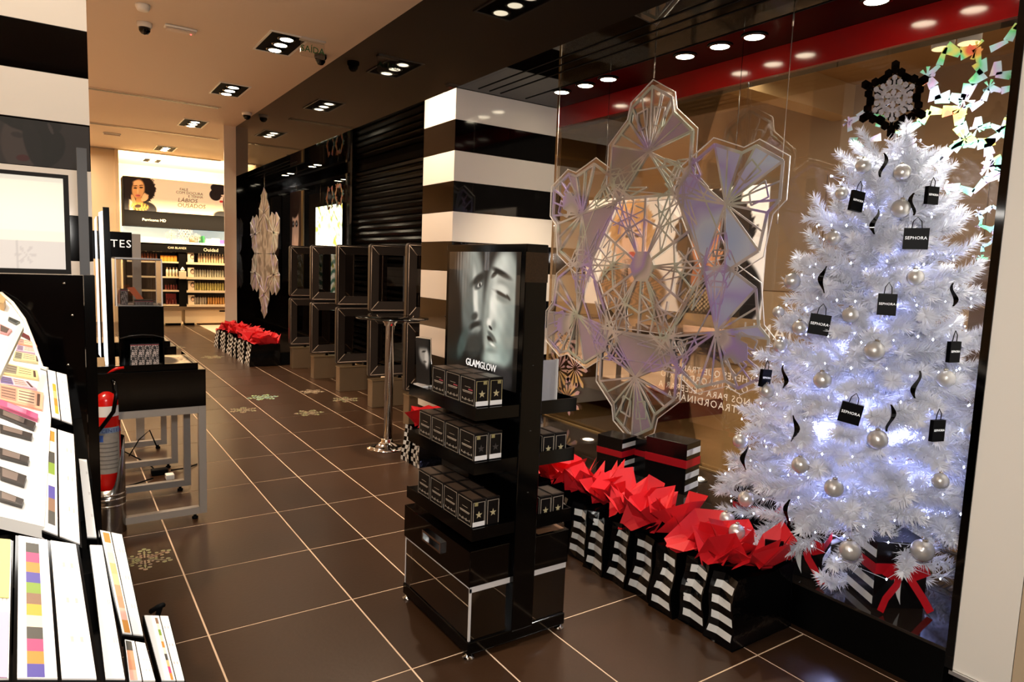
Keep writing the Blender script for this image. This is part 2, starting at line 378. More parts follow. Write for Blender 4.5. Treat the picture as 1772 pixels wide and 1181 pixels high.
# ---- mall corridor outside the glass
struct(MB().box(XG + .03, 9.6, -2, 22, -.1, .0).build('floor_mall', M_MALLF))
mw = struct(MB().box(9.4, 9.6, -2, 22, 0, 4.2).build('wall_mall', M_MALLW))
for y in (-.5, 1.6, 3.7, 5.8, 7.9, 10, 12.1):
    MB().box(9.38, 9.399, y, y + 2.08, .02, 1.25).build('wall_panel', mat('mall_panel', S(184, 160, 130), .6), mw)
    MB().box(9.38, 9.399, y, y + 2.08, 1.27, 3.0).build('wall_panel', mat('mall_panel_upper', S(158, 136, 112), .6), mw)
mc = struct(MB().box(XG + .61, 9.6, -2, 22, 4.2, 4.3).build('ceiling_mall', mat('mall_ceiling', S(190, 160, 120), .8)))
for y in (5.5, 8.2, 11.0, 14.0):
    MB().box(XG + .8, 9.4, y, y + .3, 3.75, 4.199).build('ceiling_beam', mat('mall_beam', S(206, 178, 130), .7), mc)

# ---------------------------------------------------------------- ceiling fittings
def triple(y, x, lab, m):
    r = root('ceiling_spotlight', (x, y, CEIL), lab, 'light', 'triple spotlights in the white ceiling')
    a, b = .19, .36
    f = MB()
    f.box(x - a, x + a, y - b, y - b + .02, CEIL - .012, CEIL - .001).box(x - a, x + a, y + b - .02, y + b, CEIL - .012, CEIL - .001)
    f.box(x - a, x - a + .02, y - b + .0205, y + b - .0205, CEIL - .012, CEIL - .001).box(x + a - .02, x + a, y - b + .0205, y + b - .0205, CEIL - .012, CEIL - .001)
    f.build('frame', M_WHITE, r)
    MB().box(x - a + .021, x + a - .021, y - b + .021, y + b - .021, CEIL - .006, CEIL - .001).build('recess', M_BMATT, r)
    for k in (-1, 0, 1):
        h = MB().lathe([(.088, 0), (.09, -.008), (.076, -.018), (.066, -.014)], (x, y + k * .215, CEIL - .0065), 20).build('lamp_housing', M_BGLOSS, r)
        MB().lathe([(.062, 0), (.04, -.006), (.001, -.008)], (x, y + k * .215, CEIL - .021), 18).build('lamp', m, h)
WH = ('nearest the entrance mirror band', 'second from the front', 'third from the front, above the window gates', 'fourth, above the far red gift bags', 'fifth, near the lit back shelves', 'smallest, right before the bright back wall')
for i, y in enumerate(LAMPY):
    triple(y, 1.96, 'black recessed triple spotlight in white ceiling, ' + WH[i], M_LAMP if i < 4 else M_LAMPB)
def dome(x, y, lab, name='dome_camera', dark=False, r_=.065):
    r = root(name, (x, y, CEIL), lab, 'camera')
    MB().lathe([(r_, -.001), (r_, -.03), (r_ * .86, -.045)], (x, y, CEIL), 24).build('housing', M_BSATIN if dark else M_WHITE, r)
    MB().lathe([(r_ * .8, -.0455), (r_ * .74, -.075), (r_ * .45, -.10), (.001, -.108)], (x, y, CEIL), 24).build('dome', M_BGLOSS, r)
dome(.775, 7.49, 'white dome security camera with black glass on the ceiling')
dome(2.40, 7.33, 'black dome security camera at the dark fascia edge', dark=True)
dome(2.46, 10.9, 'small white dome camera in the corner by the far fascia end', r_=.07)
sd = root('smoke_detector', (.71, 6.97, CEIL), 'small white smoke detector nearest the striped column on the ceiling', 'detector')
MB().lathe([(.06, -.001), (.06, -.02), (.045, -.05), (.001, -.05)], (.71, 6.97, CEIL), 20).build('body', M_WHITE, sd)
MB().lathe([(.05, -.0205), (.0515, -.035)], (.71, 6.97, CEIL), 20).build('vent_slots', M_BMATT, sd)
for i, (x, y, lab) in enumerate(((1.07, 7.4, 'white oblong emergency light with red indicator on the ceiling'), (.95, 14.6, 'small oblong emergency light far back on the ceiling'))):
    r = root('emergency_light', (x, y, CEIL), lab, 'light')
    MB().box(x - .14, x + .14, y - .05, y + .05, CEIL - .025, CEIL - .001).build('body', M_WHITE, r, bevel=.01)
    MB().box(x - .13, x + .13, y - .042, y + .042, CEIL - .045, CEIL - .0255).build('diffuser', mat('diffuser', S(214, 196, 180), .4), r, bevel=.012)
    if i == 0: MB().lathe([(.006, 0), (.005, -.004), (.0005, -.005)], (x + .09, y - .0, CEIL - .0455), 10).build('indicator', mat('red_led', (1, .05, .05), emit=(1, .05, .05), estr=6), r)
r = root('exit_sign', (2.16, 6.9, CEIL), 'clear hanging exit sign reading SAÍDA beside the dark fascia', 'sign')
MB().box(2.06, 2.30, 6.86, 6.94, CEIL - .02, CEIL - .001).build('mount', mat('sign_mount', S(214, 204, 190), .5), r)
MB().box(2.06, 2.30, 6.897, 6.903, CEIL - .17, CEIL - .0205).build('acrylic_plate', M_ACRY, r)
text('SAÍDA', (2.18, 6.895, CEIL - .1), (1, 0, 0), (0, 0, 1), .085, mat('exit_green', S(20, 110, 50), .4), r)
# round downlights in the window soffit
def downlight(x, y, lab, grp='round downlights in the window soffit'):
    r = root('downlight', (x, y, SOF), lab, 'light', grp)
    MB().lathe([(.075, -.0012), (.075, -.006), (.058, -.010), (.056, -.004)], (x, y, SOF), 22).build('rim', M_BGLOSS, r)
    MB().lathe([(.055, -.006), (.03, -.010), (.0005, -.011)], (x, y, SOF), 18).build('lamp', M_LAMP, r)
for i, y in enumerate(WINY):
    downlight(3.25 + .012 * i, y, 'round glowing downlight in the black soffit, number %s of nine from the striped column' % ('first second third fourth fifth sixth seventh eighth ninth'.split()[i]))
for i, (x, y) in enumerate(((3.14, 11.3), (3.14, 11.0), (3.14, 9.92), (3.14, 9.68))):
    downlight(x, y, 'small round downlight in the far window soffit, %s from its dark end wall' % ('first second third fourth'.split()[i]), 'downlights in the far window soffit')
# in-floor uplights of the platform
for x, y, lab in ((3.33, 3.82, 'round recessed uplight in the platform beside the striped column'), (3.32, 2.75, 'round recessed uplight in the platform behind the large gift box')):
    r = root('uplight', (x, y, .19), lab, 'light', None)
    MB().lathe([(.062, .0005), (.06, .008), (.046, .010), (.044, .004)], (x, y, .19), 24).build('rim', M_STEEL, r)
    MB().lathe([(.043, .004), (.02, .006), (.0005, .0065)], (x, y, .19), 20).build('lens', mat('uplight_glow', (1, .9, .75), emit=(1, .85, .62), estr=5), r)
# mall: surface mounted cylinder lamps, sign, kiosk
for x, y, lab in ((4.35, 2.035, 'white cylinder ceiling lamp outside the glass, left one of the pair by the tree star'), (4.36, 1.90, 'white cylinder ceiling lamp outside the glass, right one of the pair')):
    r = root('cylinder_lamp', (x, y, 2.84), lab, 'light')
    MB().lathe([(.06, 0), (.06, .095), (.052, .1)], (x, y, 2.84), 24).build('housing', M_WHITE, r)
    MB().lathe([(.0005, -.001), (.05, -.001), (.056, .0)], (x, y, 2.8395), 20).build('lens', mat('cyl_glow', (1, .8, .5), emit=(1, .75, .4), estr=1.2), r)
    MB().tube([(x, y, 2.9405), (x, y, 4.2)], .012).build('stem', M_BMATT, r)
    MB().box(x - .085, x - .0605, y - .012, y + .012, 2.87, 2.9).build('bracket', M_BMATT, r)
r = root('sign_board', (7.6, 2.2, 0), 'dark shop board reading OFERTAS out in the mall', 'sign')
MB().box(7.6, 7.66, 2.22, 3.05, .02, 1.72).build('board', mat('offer_board', S(96, 78, 66), .5), r)
text('OFERTAS', (7.595, 2.63, 1.3), (0, -1, 0), (0, 0, 1), .17, mat('offer_text', S(178, 158, 140), .5), r)
r = root('poster_stand', (7.5, 1.7, 0), 'tall pale lit poster stand out in the mall', 'sign')
MB().box(7.5, 7.58, 1.62, 2.1, .02, 2.0).build('frame', M_BMATT, r)
MB().box(7.494, 7.4995, 1.65, 2.07, .06, 1.97).build('panel', mat('stand_panel', S(240, 220, 160), .5, emit=(1, .85, .5), estr=.35), r)
r = root('kiosk', (4.9, 4.9, 0), 'pink mall kiosk with dark base outside the window', 'kiosk')
MB().box(4.9, 5.9, 4.62, 6.4, .0, .17).build('base', mat('kiosk_base', S(96, 20, 22), .3), r)
MB().box(4.9, 5.9, 4.62, 6.4, .171, .50).build('counter', M_PINK, r)
MB().box(4.92, 5.88, 4.64, 6.38, .501, .86).build('display', mat('kiosk_dark', S(24, 18, 16), .3), r)
MB().box(4.86, 5.94, 4.58, 6.44, .861, .9).build('worktop', M_PINK, r)

# ---------------------------------------------------------------- the double-sided display stand
ST = root('display_stand', (1.47, 2.32, 0), 'tall black double-sided display stand with beauty poster in the middle aisle', 'display')
MB().box(1.24, 1.70, 2.04, 2.61, .022, .07).build('base', M_BSATIN, ST, bevel=.004)
for x in (1.255, 1.685):
    for y in (2.06, 2.59):
        MB().lathe([(.022, 0), (.024, .006), (.012, .010), (.009, .0215)], (x, y, .0), 14).build('foot', M_CHROME, ST)
pn = MB().box(1.425, 1.525, 2.025, 2.625, .0705, 1.56).build('panel', M_BSATIN, ST, bevel=.003)
MB().box(1.424, 1.526, 2.0235, 2.0248, 1.42, 1.53).build('worn_patch', mat('worn_gold', S(70, 48, 22), .35, metal=.4, noise=(160, S(20, 15, 10))), pn)
for zz in (.62, .86, 1.11):
    MB().lathe([(.004, 0), (.003, .002), (.0004, .0025)], (0, 0, 0), 8).build('screw', M_DGREY, pn).location = (1.475, 2.0245, zz)
def couple(im, x, y):
    # black and white close-up: man's half face behind, woman in profile in front
    mixc(im, np.ones_like(x), (8, 10, 11))
    W_ = lambda m, c: mixc(im, m, c)
    nz = wob(x, y, 22)
    # man (left of centre): brow, cheek, nose
    W_(ell(x, y, .39, .72, .17, .40, 8, .35), (150, 162, 160))
    W_(ell(x, y, .30, .60, .13, .30, 12, .5), (96, 108, 108))
    W_(ell(x, y, .22, .86, .12, .26, -8, .4) * (.55 + .45 * np.sin(x * 140)), (120, 126, 126))
    W_(ell(x, y, .44, .62, .035, .22, 8, .6), (225, 232, 228))
    W_(ell(x, y, .47, .79, .11, .035, 24, .5), (40, 46, 46))
    W_(ell(x, y, .48, .745, .07, .028, 22, .4), (70, 76, 76)); W_(ell(x, y, .49, .748, .035, .015, 22, .4), (210, 216, 214)); W_(ell(x, y, .495, .748, .013, .015, 0, .3), (10, 10, 10))
    W_(ell(x, y, .43, .50, .05, .03, 20, .5), (60, 66, 66)); W_(ell(x, y, .44, .43, .09, .03, 18, .5), (34, 38, 38)); W_(ell(x, y, .46, .395, .07, .025, 18, .5), (150, 160, 158))
    W_(ell(x, y, .44, .27, .14, .10, 20, .4), (44, 52, 52)); W_(ell(x, y, .15, .22, .16, .15, 40, .4), (18, 34, 36))
    W_(ell(x, y, .25, .27, .06, .13, -30, .4), (64, 84, 84)); W_(ell(x, y, .09, .52, .13, .30, 0, .4) , (16, 18, 18))
    # gap / hair between the faces
    W_(ell(x, y, .66, .90, .07, .36, -10, .3), (26, 26, 26))
    # woman (right)
    f = ell(x, y, .80, .58, .235, .45, -8, .16); W_(f, (196, 208, 204))
    W_(ell(x, y, .645, .47, .06, .10, -30, .35), (176, 188, 184))          # nose side
    W_(ell(x, y, .62, .475, .035, .03, 0, .3), (205, 214, 210))
    W_(ell(x, y, .72, .34, .13, .15, 0, .3) * 1, (176, 192, 188))
    W_(ell(x, y, .76, .22, .20, .11, 14, .3), (150, 172, 170))
    W_(ell(x, y, .92, .36, .09, .14, 0, .6) * .55, (120, 134, 132))
    W_(ell(x, y, .86, .80, .10, .11, 0, .8) * .7, (232, 238, 236)); W_(ell(x, y, .70, .62, .05, .14, 0, .7) * .6, (236, 242, 238))
    W_(ell(x, y, .97, .58, .13, .42, 0, .7) * .55, (92, 104, 102)); W_(ell(x, y, .60, .60, .05, .30, -6, .8) * .45, (90, 100, 98))
    W_(ell(x, y, .79, .845, .125, .022, -16, .5), (22, 24, 24)); W_(ell(x, y, .70, .835, .05, .018, 28, .5), (22, 24, 24))
    W_(ell(x, y, .80, .735, .12, .075, -10, .7) * .75, (112, 122, 120)); W_(ell(x, y, .805, .722, .09, .042, -10, .45), (206, 214, 210))
    W_(ell(x, y, .80, .692, .105, .014, -14, .5), (12, 13, 14)); W_(ell(x, y, .895, .672, .03, .01, -40, .5), (12, 13, 14)); W_(ell(x, y, .80, .660, .10, .022, -12, .8) * .6, (100, 110, 108))
    W_(ell(x, y, .69, .60, .035, .16, -8, .8) * .9, (226, 234, 230)); W_(ell(x, y, .645, .47, .03, .028, 0, .6), (232, 238, 234))
    W_(ell(x, y, .668, .432, .028, .012, -25, .4), (14, 14, 14)); W_(ell(x, y, .71, .455, .03, .035, 0, .7) * .6, (110, 120, 118))
    # lips, parted
    W_(ell(x, y, .690, .368, .070, .022, -30, .4), (84, 92, 90)); W_(ell(x, y, .672, .338, .052, .022, -28, .3), (10, 10, 11)); W_(ell(x, y, .705, .303, .078, .026, -14, .4), (150, 164, 160))
    W_(ell(x, y, .700, .309, .036, .009, -14, .7), (236, 244, 240)); W_(ell(x, y, .69, .258, .07, .018, 0, .8) * .6, (92, 106, 104)); W_(ell(x, y, .72, .20, .07, .05, 0, .8) * .7, (196, 212, 208))
    # neckline dark, lower dark ground
    W_(1 - sstep(.12, .20, y + .10 * np.abs(x - .72)), (10, 12, 13))
    W_(ell(x, y, .86, .08, .14, .09, 0, .4) * .5, (84, 80, 82))
    W_(sstep(.97, 1.0, x) , (10, 10, 10))
    im *= (1 + .05 * nz)[..., None]
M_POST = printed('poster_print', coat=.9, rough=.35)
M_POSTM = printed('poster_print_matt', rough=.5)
art('poster', (1.4235, 2.600, 1.005), (0, -1, 0), (0, 0, 1), .545, .525, 150, 150, couple, printed('poster_print_glow', coat=1.0, rough=.4, emit=.28), ST)  # emission added to lighten the print, the poster is no lightbox
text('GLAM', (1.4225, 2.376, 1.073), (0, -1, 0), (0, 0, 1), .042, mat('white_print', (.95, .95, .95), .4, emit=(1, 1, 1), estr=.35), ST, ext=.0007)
text('GLOW', (1.4225, 2.258, 1.073), (0, -1, 0), (0, 0, 1), .040, mat('white_print', (.95, .95, .95), .4), ST, ext=.0003)
for side in (0, 1):
    x0, x1 = ((1.235, 1.4245) if side == 0 else (1.5255, 1.70))
    for z in ((.965, .765, .515) if side == 0 else (.925, .725, .475)):
        sh_ = MB()
        if side == 0:
            sh_.box(x0, x1, 2.03, 2.58, z - .045, z)
            sh_.box(x0, x0 + .004, 2.03, 2.58, z + .0002, z + .004)
        else:
            sh_.box(x0, x1, 2.03, 2.58, z - .008, z)
            sh_.box(x0, x1, 2.03, 2.036, z + .0003, z + .045).box(x0, x1, 2.574, 2.58, z + .0003, z + .027).box(x1 - .006, x1, 2.0363, 2.5737, z + .0003, z + .045)
        sh_.build('shelf', M_BSATIN, ST)
    cb = MB().box(x0 + (.005 if side == 0 else 0), x1 if side == 0 else x1 + .006, 2.045, 2.61, .285, .425).build('drawer', M_BGLOSS, ST, bevel=.003)
    if side == 0:
        hd = MB()
        hd.box(1.226, 1.2395, 2.25, 2.41, .378, .386).box(1.226, 1.2395, 2.25, 2.41, .342, .350).box(1.226, 1.2395, 2.25, 2.258, .3503, .3777).box(1.226, 1.2395, 2.402, 2.41, .3503, .3777)
        hd.build('handle', M_CHROME, cb)
    else:
        MB().box(1.56, 1.69, 2.06, 2.3, .4253, .4265).build('wood_insert', mat('brown_board', S(120, 84, 56), .5), cb)
    # clear lower box under the drawer
    ac = MB()
    X0, X1 = (x0 + .012, x1) if side == 0 else (x0, x1)
    ac.box(X0, X0 + .006, 2.05, 2.605, .071, .284).box(X1 - .006, X1, 2.05, 2.605, .071, .284).box(X0 + .0062, X1 - .0062, 2.05, 2.056, .071, .284).box(X0 + .0062, X1 - .0062, 2.599, 2.605, .071, .284)
    a_ = ac.build('acrylic_box', M_ACRY, ST)
    ed = MB().box(X0 - .001, X0 + .007, 2.0485, 2.0555, .0712, .278).box(X0 - .001, X1, 2.0485, 2.052, .262, .2845)
    ed.box(X0 - .001, X0 + .0015, 2.05, 2.606, .276, .2845).box(X0 - .001, X0 + .007, 2.600, 2.606, .0712, .278)
    ed.build('acrylic_edge', M_ACRYE, a_)
MB().tube([(1.40, 2.07, .08), (1.33, 2.09, .075), (1.31, 2.1, .10), (1.33, 2.1, .17), (1.39, 2.1, .24), (1.41, 2.1, .28)], .003, 6).build('cable', M_BMATT, ST)

# star boxes on the shelves
BW, BL, BH = .058, .108, .105
def star_pts(r1, r2):
    return [(math.sin(k * math.pi / 5) * (r1 if k % 2 == 0 else r2), math.cos(k * math.pi / 5) * (r1 if k % 2 == 0 else r2)) for k in range(10)]
M_BOX = mat('box_card_black', S(11, 9, 9), .38, spec=.25)
M_LINE = mat('box_silver_line', S(168, 156, 140), .35)
M_LINEG = mat('box_gold_line', S(160, 146, 104), .35)
M_STAR = mat('box_star_gold', S(178, 166, 128), .35)
M_LABEL = mat('white_label', S(226, 224, 222), .5)
M_PINKL = mat('box_pink_text', S(150, 60, 70), .45)
def flat(polys, y, th=.0006): # polygons in x,z pushed toward -y
    m = MB()
    for p in polys: m.prism([(a, y, b) for a, b in p], (0, -th, 0))
    return m
def flatx(polys, x, th=.0006):
    m = MB()
    for p in polys: m.prism([(x, a, b) for a, b in p], (-th, 0, 0))
    return m
def rect(a0, a1, b0, b1): return [(a0, b0), (a1, b0), (a1, b1), (a0, b1)]
def star_box(label_on, sticker, line, starm, pink, nm='box'):
    r = root('cosmetics_box', (0, 0, 0), 'x', 'box')
    c = MB().box(-BW / 2, BW / 2, -BL / 2, BL / 2, 0, BH).build('carton', M_BOX, r, bevel=.0015)
    y = -BL / 2; b = BW / 2
    flat([rect(-b + .004, -b + .006, .004, BH - .012), rect(b - .006, b - .004, .004, BH - .012), rect(-b + .004, b - .004, BH - .012, BH - .0105)], y).build('border_print', line, r)
    flat([[(px, .046 + pz) for px, pz in star_pts(.0145, .0058)]], y).build('star_print', starm, r)
    if label_on: flat([rect(-b + .003, b - .003, .003, .020)], y, .0008).build('white_label', M_LABEL, r)
    if sticker: flat([rect(sticker * .012 - .007, sticker * .012 + .007, BH - .024, BH - .010)], y, .0009).build('seal_sticker', mat('seal_sticker', S(190, 178, 120), .4, noise=(220, S(60, 50, 40))), r)
    x = -BW / 2; l = BL / 2
    tx = [rect(-l + .004, l - .004, BH - .007, BH - .0058), rect(-l + .004, l - .004, .004, .0052), rect(-l + .004, -l + .0052, .0054, BH - .0072), rect(l - .0052, l - .004, .0054, BH - .0072)]
    tx += [rect(-.036, .036, .049, .0515), rect(-.032, .034, .045, .0465)]
    tx += [rect(-.038 + q * .008, -.038 + q * .008 + .004, .017 + .002 * math.sin(q * 1.7), .022 + .003 * math.cos(q * 2.1)) for q in range(10)]
    tx += [rect(-.020, .020, .066, .067)]
    flatx(tx, x).build('side_print', M_LINE, r)
    if pink: flatx([rect(-.036, -.006, .056, .0605)], x).build('pink_print', M_PINKL, r)
    MB().box(-BW / 2 + .004, BW / 2 - .010, -.045, .045, BH + .0001, BH + .0005).box(-b + .001, b - .001, -l + .0005, -l + .002, BH + .0001, BH + .0006).build('top_print', mat('box_top_print', S(70, 56, 46), .3), r)
    return r
p_gold = star_box(True, 1, M_LINEG, M_STAR, True)
p_dim = star_box(True, -1, M_LINE, mat('box_star_dim', S(58, 54, 52), .4), False)
p_lab = star_box(True, -1, M_LINE, M_STAR, False)
p_plain = star_box(False, 0, M_LINE, M_STAR, False)
used = set()
def place_box(p, x, y, z, lab, grp):
    o = p if p.name not in used else clone(p)
    used.add(p.name); o.location = (x, y, z); o['label'] = lab; o['group'] = grp
    return o
ORD = ('nearest', 'second', 'third', 'fourth', 'fifth')
for z, n, p, shf, grp in ((.9655, 3, p_gold, 'top', 'star boxes on the top left shelf'), (.7655, 4, p_dim, 'middle', 'star boxes on the middle left shelf'), (.5155, 4, p_lab, 'bottom', 'star boxes on the bottom left shelf')):
    yb = 2.105 if n == 3 else 2.098
    for k in range(n):
        for q in range(2):
            pr = p if not (shf == 'bottom' and q == 1) else p_plain
            d = {'top': 'gold-starred black box with pink lettering', 'middle': 'black box with faint dark star', 'bottom': 'black box with pale star'}[shf]
            place_box(pr, 1.272 + q * .0615 + random.uniform(-.001, .001), yb + k * .1135, z, '%s on the %s left shelf, %s %s row' % (d, shf, ORD[k], 'in the outer' if q == 0 else 'in the inner'), grp)
for z, p, shf in ((.7255, p_plain, 'middle'), (.4755, p_plain, 'bottom')):
    for q in range(2):
        place_box(p, 1.585 + q * .0615, 2.105, z, 'black star box on the %s right shelf facing the window, %s the panel' % (shf, 'nearest' if q == 0 else 'farther from'), 'star boxes on the right shelves')
# card holders
r = root('card_holder', (1.25, 2.5, .965), 'small acrylic holder with dark portrait card behind the top boxes', 'holder')
def card(im, x, y):
    mixc(im, np.ones_like(x), (16, 16, 17))
    mixc(im, ell(x, y, .24, .66, .13, .2, 12, .4), (150, 150, 148)); mixc(im, ell(x, y, .36, .58, .07, .2, 0, .4), (196, 196, 194))
    mixc(im, ell(x, y, .27, .72, .07, .02, 15, .4), (20, 20, 20)); mixc(im, ell(x, y, .2, .95, .2, .16, 0, .4), (30, 30, 30)); mixc(im, ell(x, y, .3, .5, .05, .02, 0, .4), (40, 40, 40))
art('card', (1.252, 2.545, .975), (.25, -.96, 0), (0, .1, .995), .085, .19, 24, 48, card, M_POSTM, r)
MB().prism([(1.2555, 2.548, .9655), (1.279, 2.457, .9655), (1.279, 2.477, 1.17), (1.2555, 2.568, 1.17)], (.003, .001, 0)).build('acrylic_back', M_ACRY, r)
MB().box(1.243, 1.268, 2.47, 2.555, .9655, .972).build('holder_foot', M_ACRYE, r)
r = root('card_holder', (1.60, 2.08, .925), 'clear empty acrylic card holder on the top right shelf', 'holder')
M_FROST = mat('frosted_card', S(150, 148, 152), .35)
MB().box(1.545, 1.642, 2.10, 2.104, .931, 1.115).build('sheet', M_FROST, r)
MB().box(1.545, 1.645, 2.06, 2.099, .9255, .9305).build('holder_foot', M_ACRYE, r)
MB().box(1.645, 1.649, 2.092, 2.108, .9255, 1.118).build('side_edge', M_ACRYE, r)

# ---------------------------------------------------------------- bar table with chrome pole
r = root('bar_table', (2.17, 4.92, 0), 'round dark glass bar table on chrome pole and dome base', 'table')
MB().lathe([(.0005, 1.040), (.275, 1.040), (.28, 1.044), (.275, 1.050), (.0005, 1.050)], (2.19, 4.9, 0), 48).build('table_top', M_SMOKE, r)
MB().lathe([(.2805, 1.0402), (.283, 1.044), (.2805, 1.0498)], (2.19, 4.9, 0), 48).build('rim', mat('dark_glass_edge', S(24, 24, 24), .1), r)
MB().lathe([(.034, .05), (.034, .98), (.045, .985), (.045, 1.0), (.07, 1.03), (.07, 1.039)], (2.175, 4.91, 0), 32).build('pole', M_CHROME, r)
MB().lathe([(.158, 0), (.160, .008), (.12, .022), (.07, .036), (.045, .055), (.045, .075), (.036, .08)], (2.17, 4.915, 0), 48).build('base', M_CHROME, r)

# ---------------------------------------------------------------- security gates in the entrance
def gate():
    g = root('security_gate', (0, 0, 0), 'x', 'gate', 'security gates across the entrance')
    w, d = .56, .045
    def ring(x0, x1, z0, z1, t, y0, y1, rr=.03):
        m = MB(); 
        def loop(x0, x1, z0, z1, rr, y):
            pts = []
            for cx, cz, a0 in ((x1 - rr, z1 - rr, 0), (x0 + rr, z1 - rr, 90), (x0 + rr, z0 + rr, 180), (x1 - rr, z0 + rr, 270)):
                for k in range(4): a = R(a0 + 30 * k); pts.append((cx + rr * math.cos(a), y, cz + rr * math.sin(a)))
            return pts
        L = [loop(x0, x1, z0, z1, rr, y0), loop(x0 + t, x1 - t, z0 + t, z1 - t, rr * .6, y0 + (y1 - y0) * .0), loop(x0 + t, x1 - t, z0 + t, z1 - t, rr * .6, y1), loop(x0, x1, z0, z1, rr, y1)]
        n = len(L[0]); vs = sum(L, []); fs = []
        for i in range(4):
            for k in range(n): fs.append((i * n + k, i * n + (k + 1) % n, ((i + 1) % 4) * n + (k + 1) % n, ((i + 1) % 4) * n + k))
        return m.add(vs, fs)
    for z0, z1, nm in ((.975, 1.655, 'upper_loop'), (.315, .960, 'lower_loop')):
        ring(0, w, z0, z1, .016, -.024, .024).build('outer_rim', M_GATE, g)
        # bevelled frame falling inward
        m = MB(); a = [(.017, z0 + .017), (w - .017, z0 + .017), (w - .017, z1 - .017), (.017, z1 - .017)]
        b = [(.105, z0 + .105), (w - .105, z0 + .105), (w - .105, z1 - .105), (.105, z1 - .105)]
        for s_ in (-1, 1):
            pts = [(x, s_ * .021, z) for x, z in a] + [(x, s_ * .006, z) for x, z in b]
            m.add(pts, [(k, (k + 1) % 4, 4 + (k + 1) % 4, 4 + k) for k in range(4)])
        m.add([(x, -.006, z) for x, z in b] + [(x, .006, z) for x, z in b], [(k, (k + 1) % 4, 4 + (k + 1) % 4, 4 + k) for k in range(4)])
        fr = m.build('bevel_frame', M_GATE, g)
        e = MB()
        for k in range(4):
            e.tube([(a[k][0], -.0212, a[k][1]), (b[k][0], -.0065, b[k][1])], .0035, 5)
        e.tube([(x, -.0218, z) for x, z in a + a[:1]], .0035, 5)
        e.build('trim_line', M_GATEL, fr)
        MB().box(.106, w - .106, -.002, .002, z0 + .106, z1 - .106).build('pane', M_SMOKE, g)
    MB().box(.05, w - .05, -.012, .012, .9601, .9749).box(.2, .23, -.012, .012, .285, .3149).box(.34, .37, -.012, .012, .285, .3149).build('connector', M_BMATT, g)
    bs = MB().box(.03, w - .03, -.06, .06, .0, .272).build('base_box', M_GATEB, g, bevel=.004)
    MB().box(.026, w - .026, -.064, .064, .2725, .284).build('base_lid', mat('gate_lid', S(150, 128, 98), .3, metal=.6), g)
    return g
g0 = gate()
for i, (y, lab) in enumerate(((9.2, 'farthest dark security gate with two framed windows, beside the far window'), (8.3, 'second farthest dark security gate in the entrance'), (7.38, 'middle dark security gate in front of the shutter'), (6.43, 'second nearest dark security gate, behind the chrome bar table'), (5.57, 'nearest dark security gate, against the striped column'))):
    o = g0 if i == 0 else clone(g0)
    o.location = (2.61, y, 0); o['label'] = lab

# ---------------------------------------------------------------- gift bags with red tissue
def tissue(cx, cy, z, sx, sy, hgt, seed, n=4):
    """crumpled sheets: big flat folds with pointed corners"""
    rnd = random.Random(seed); m = MB()
    for q in range(3):
        a0 = rnd.uniform(0, 6.28); ox, oy = rnd.uniform(-.35, .35) * sx, rnd.uniform(-.2, .2) * sy
        K = rnd.choice((6, 7, 8)); vs = [(cx + ox, cy + oy, z + rnd.uniform(0, .02))]
        for k in range(K):
            a = a0 + 2 * math.pi * k / K + rnd.uniform(-.2, .2); rr = rnd.uniform(.35, .55)
            vs.append((cx + ox + math.cos(a) * sx * rr, cy + oy + math.sin(a) * sy * rr * 1.1, z + hgt * rnd.uniform(.15, .5)))
        for k in range(K):
            a = a0 + 2 * math.pi * (k + .5) / K + rnd.uniform(-.25, .25); rr = rnd.uniform(.75, 1.15)
            vs.append((cx + ox + math.cos(a) * sx * rr, cy + oy + math.sin(a) * sy * rr, z + hgt * (rnd.uniform(.75, 1.25) if rnd.random() < .6 else rnd.uniform(.0, .45))))
        fs = [(0, 1 + k, 1 + (k + 1) % K) for k in range(K)] + [(1 + k, 1 + K + k, 1 + (k + 1) % K) for k in range(K)] + [(1 + k, 1 + K + (k - 1) % K, 1 + K + k) for k in range(K) if rnd.random() < .7]
        m.add(vs, fs)
    return m
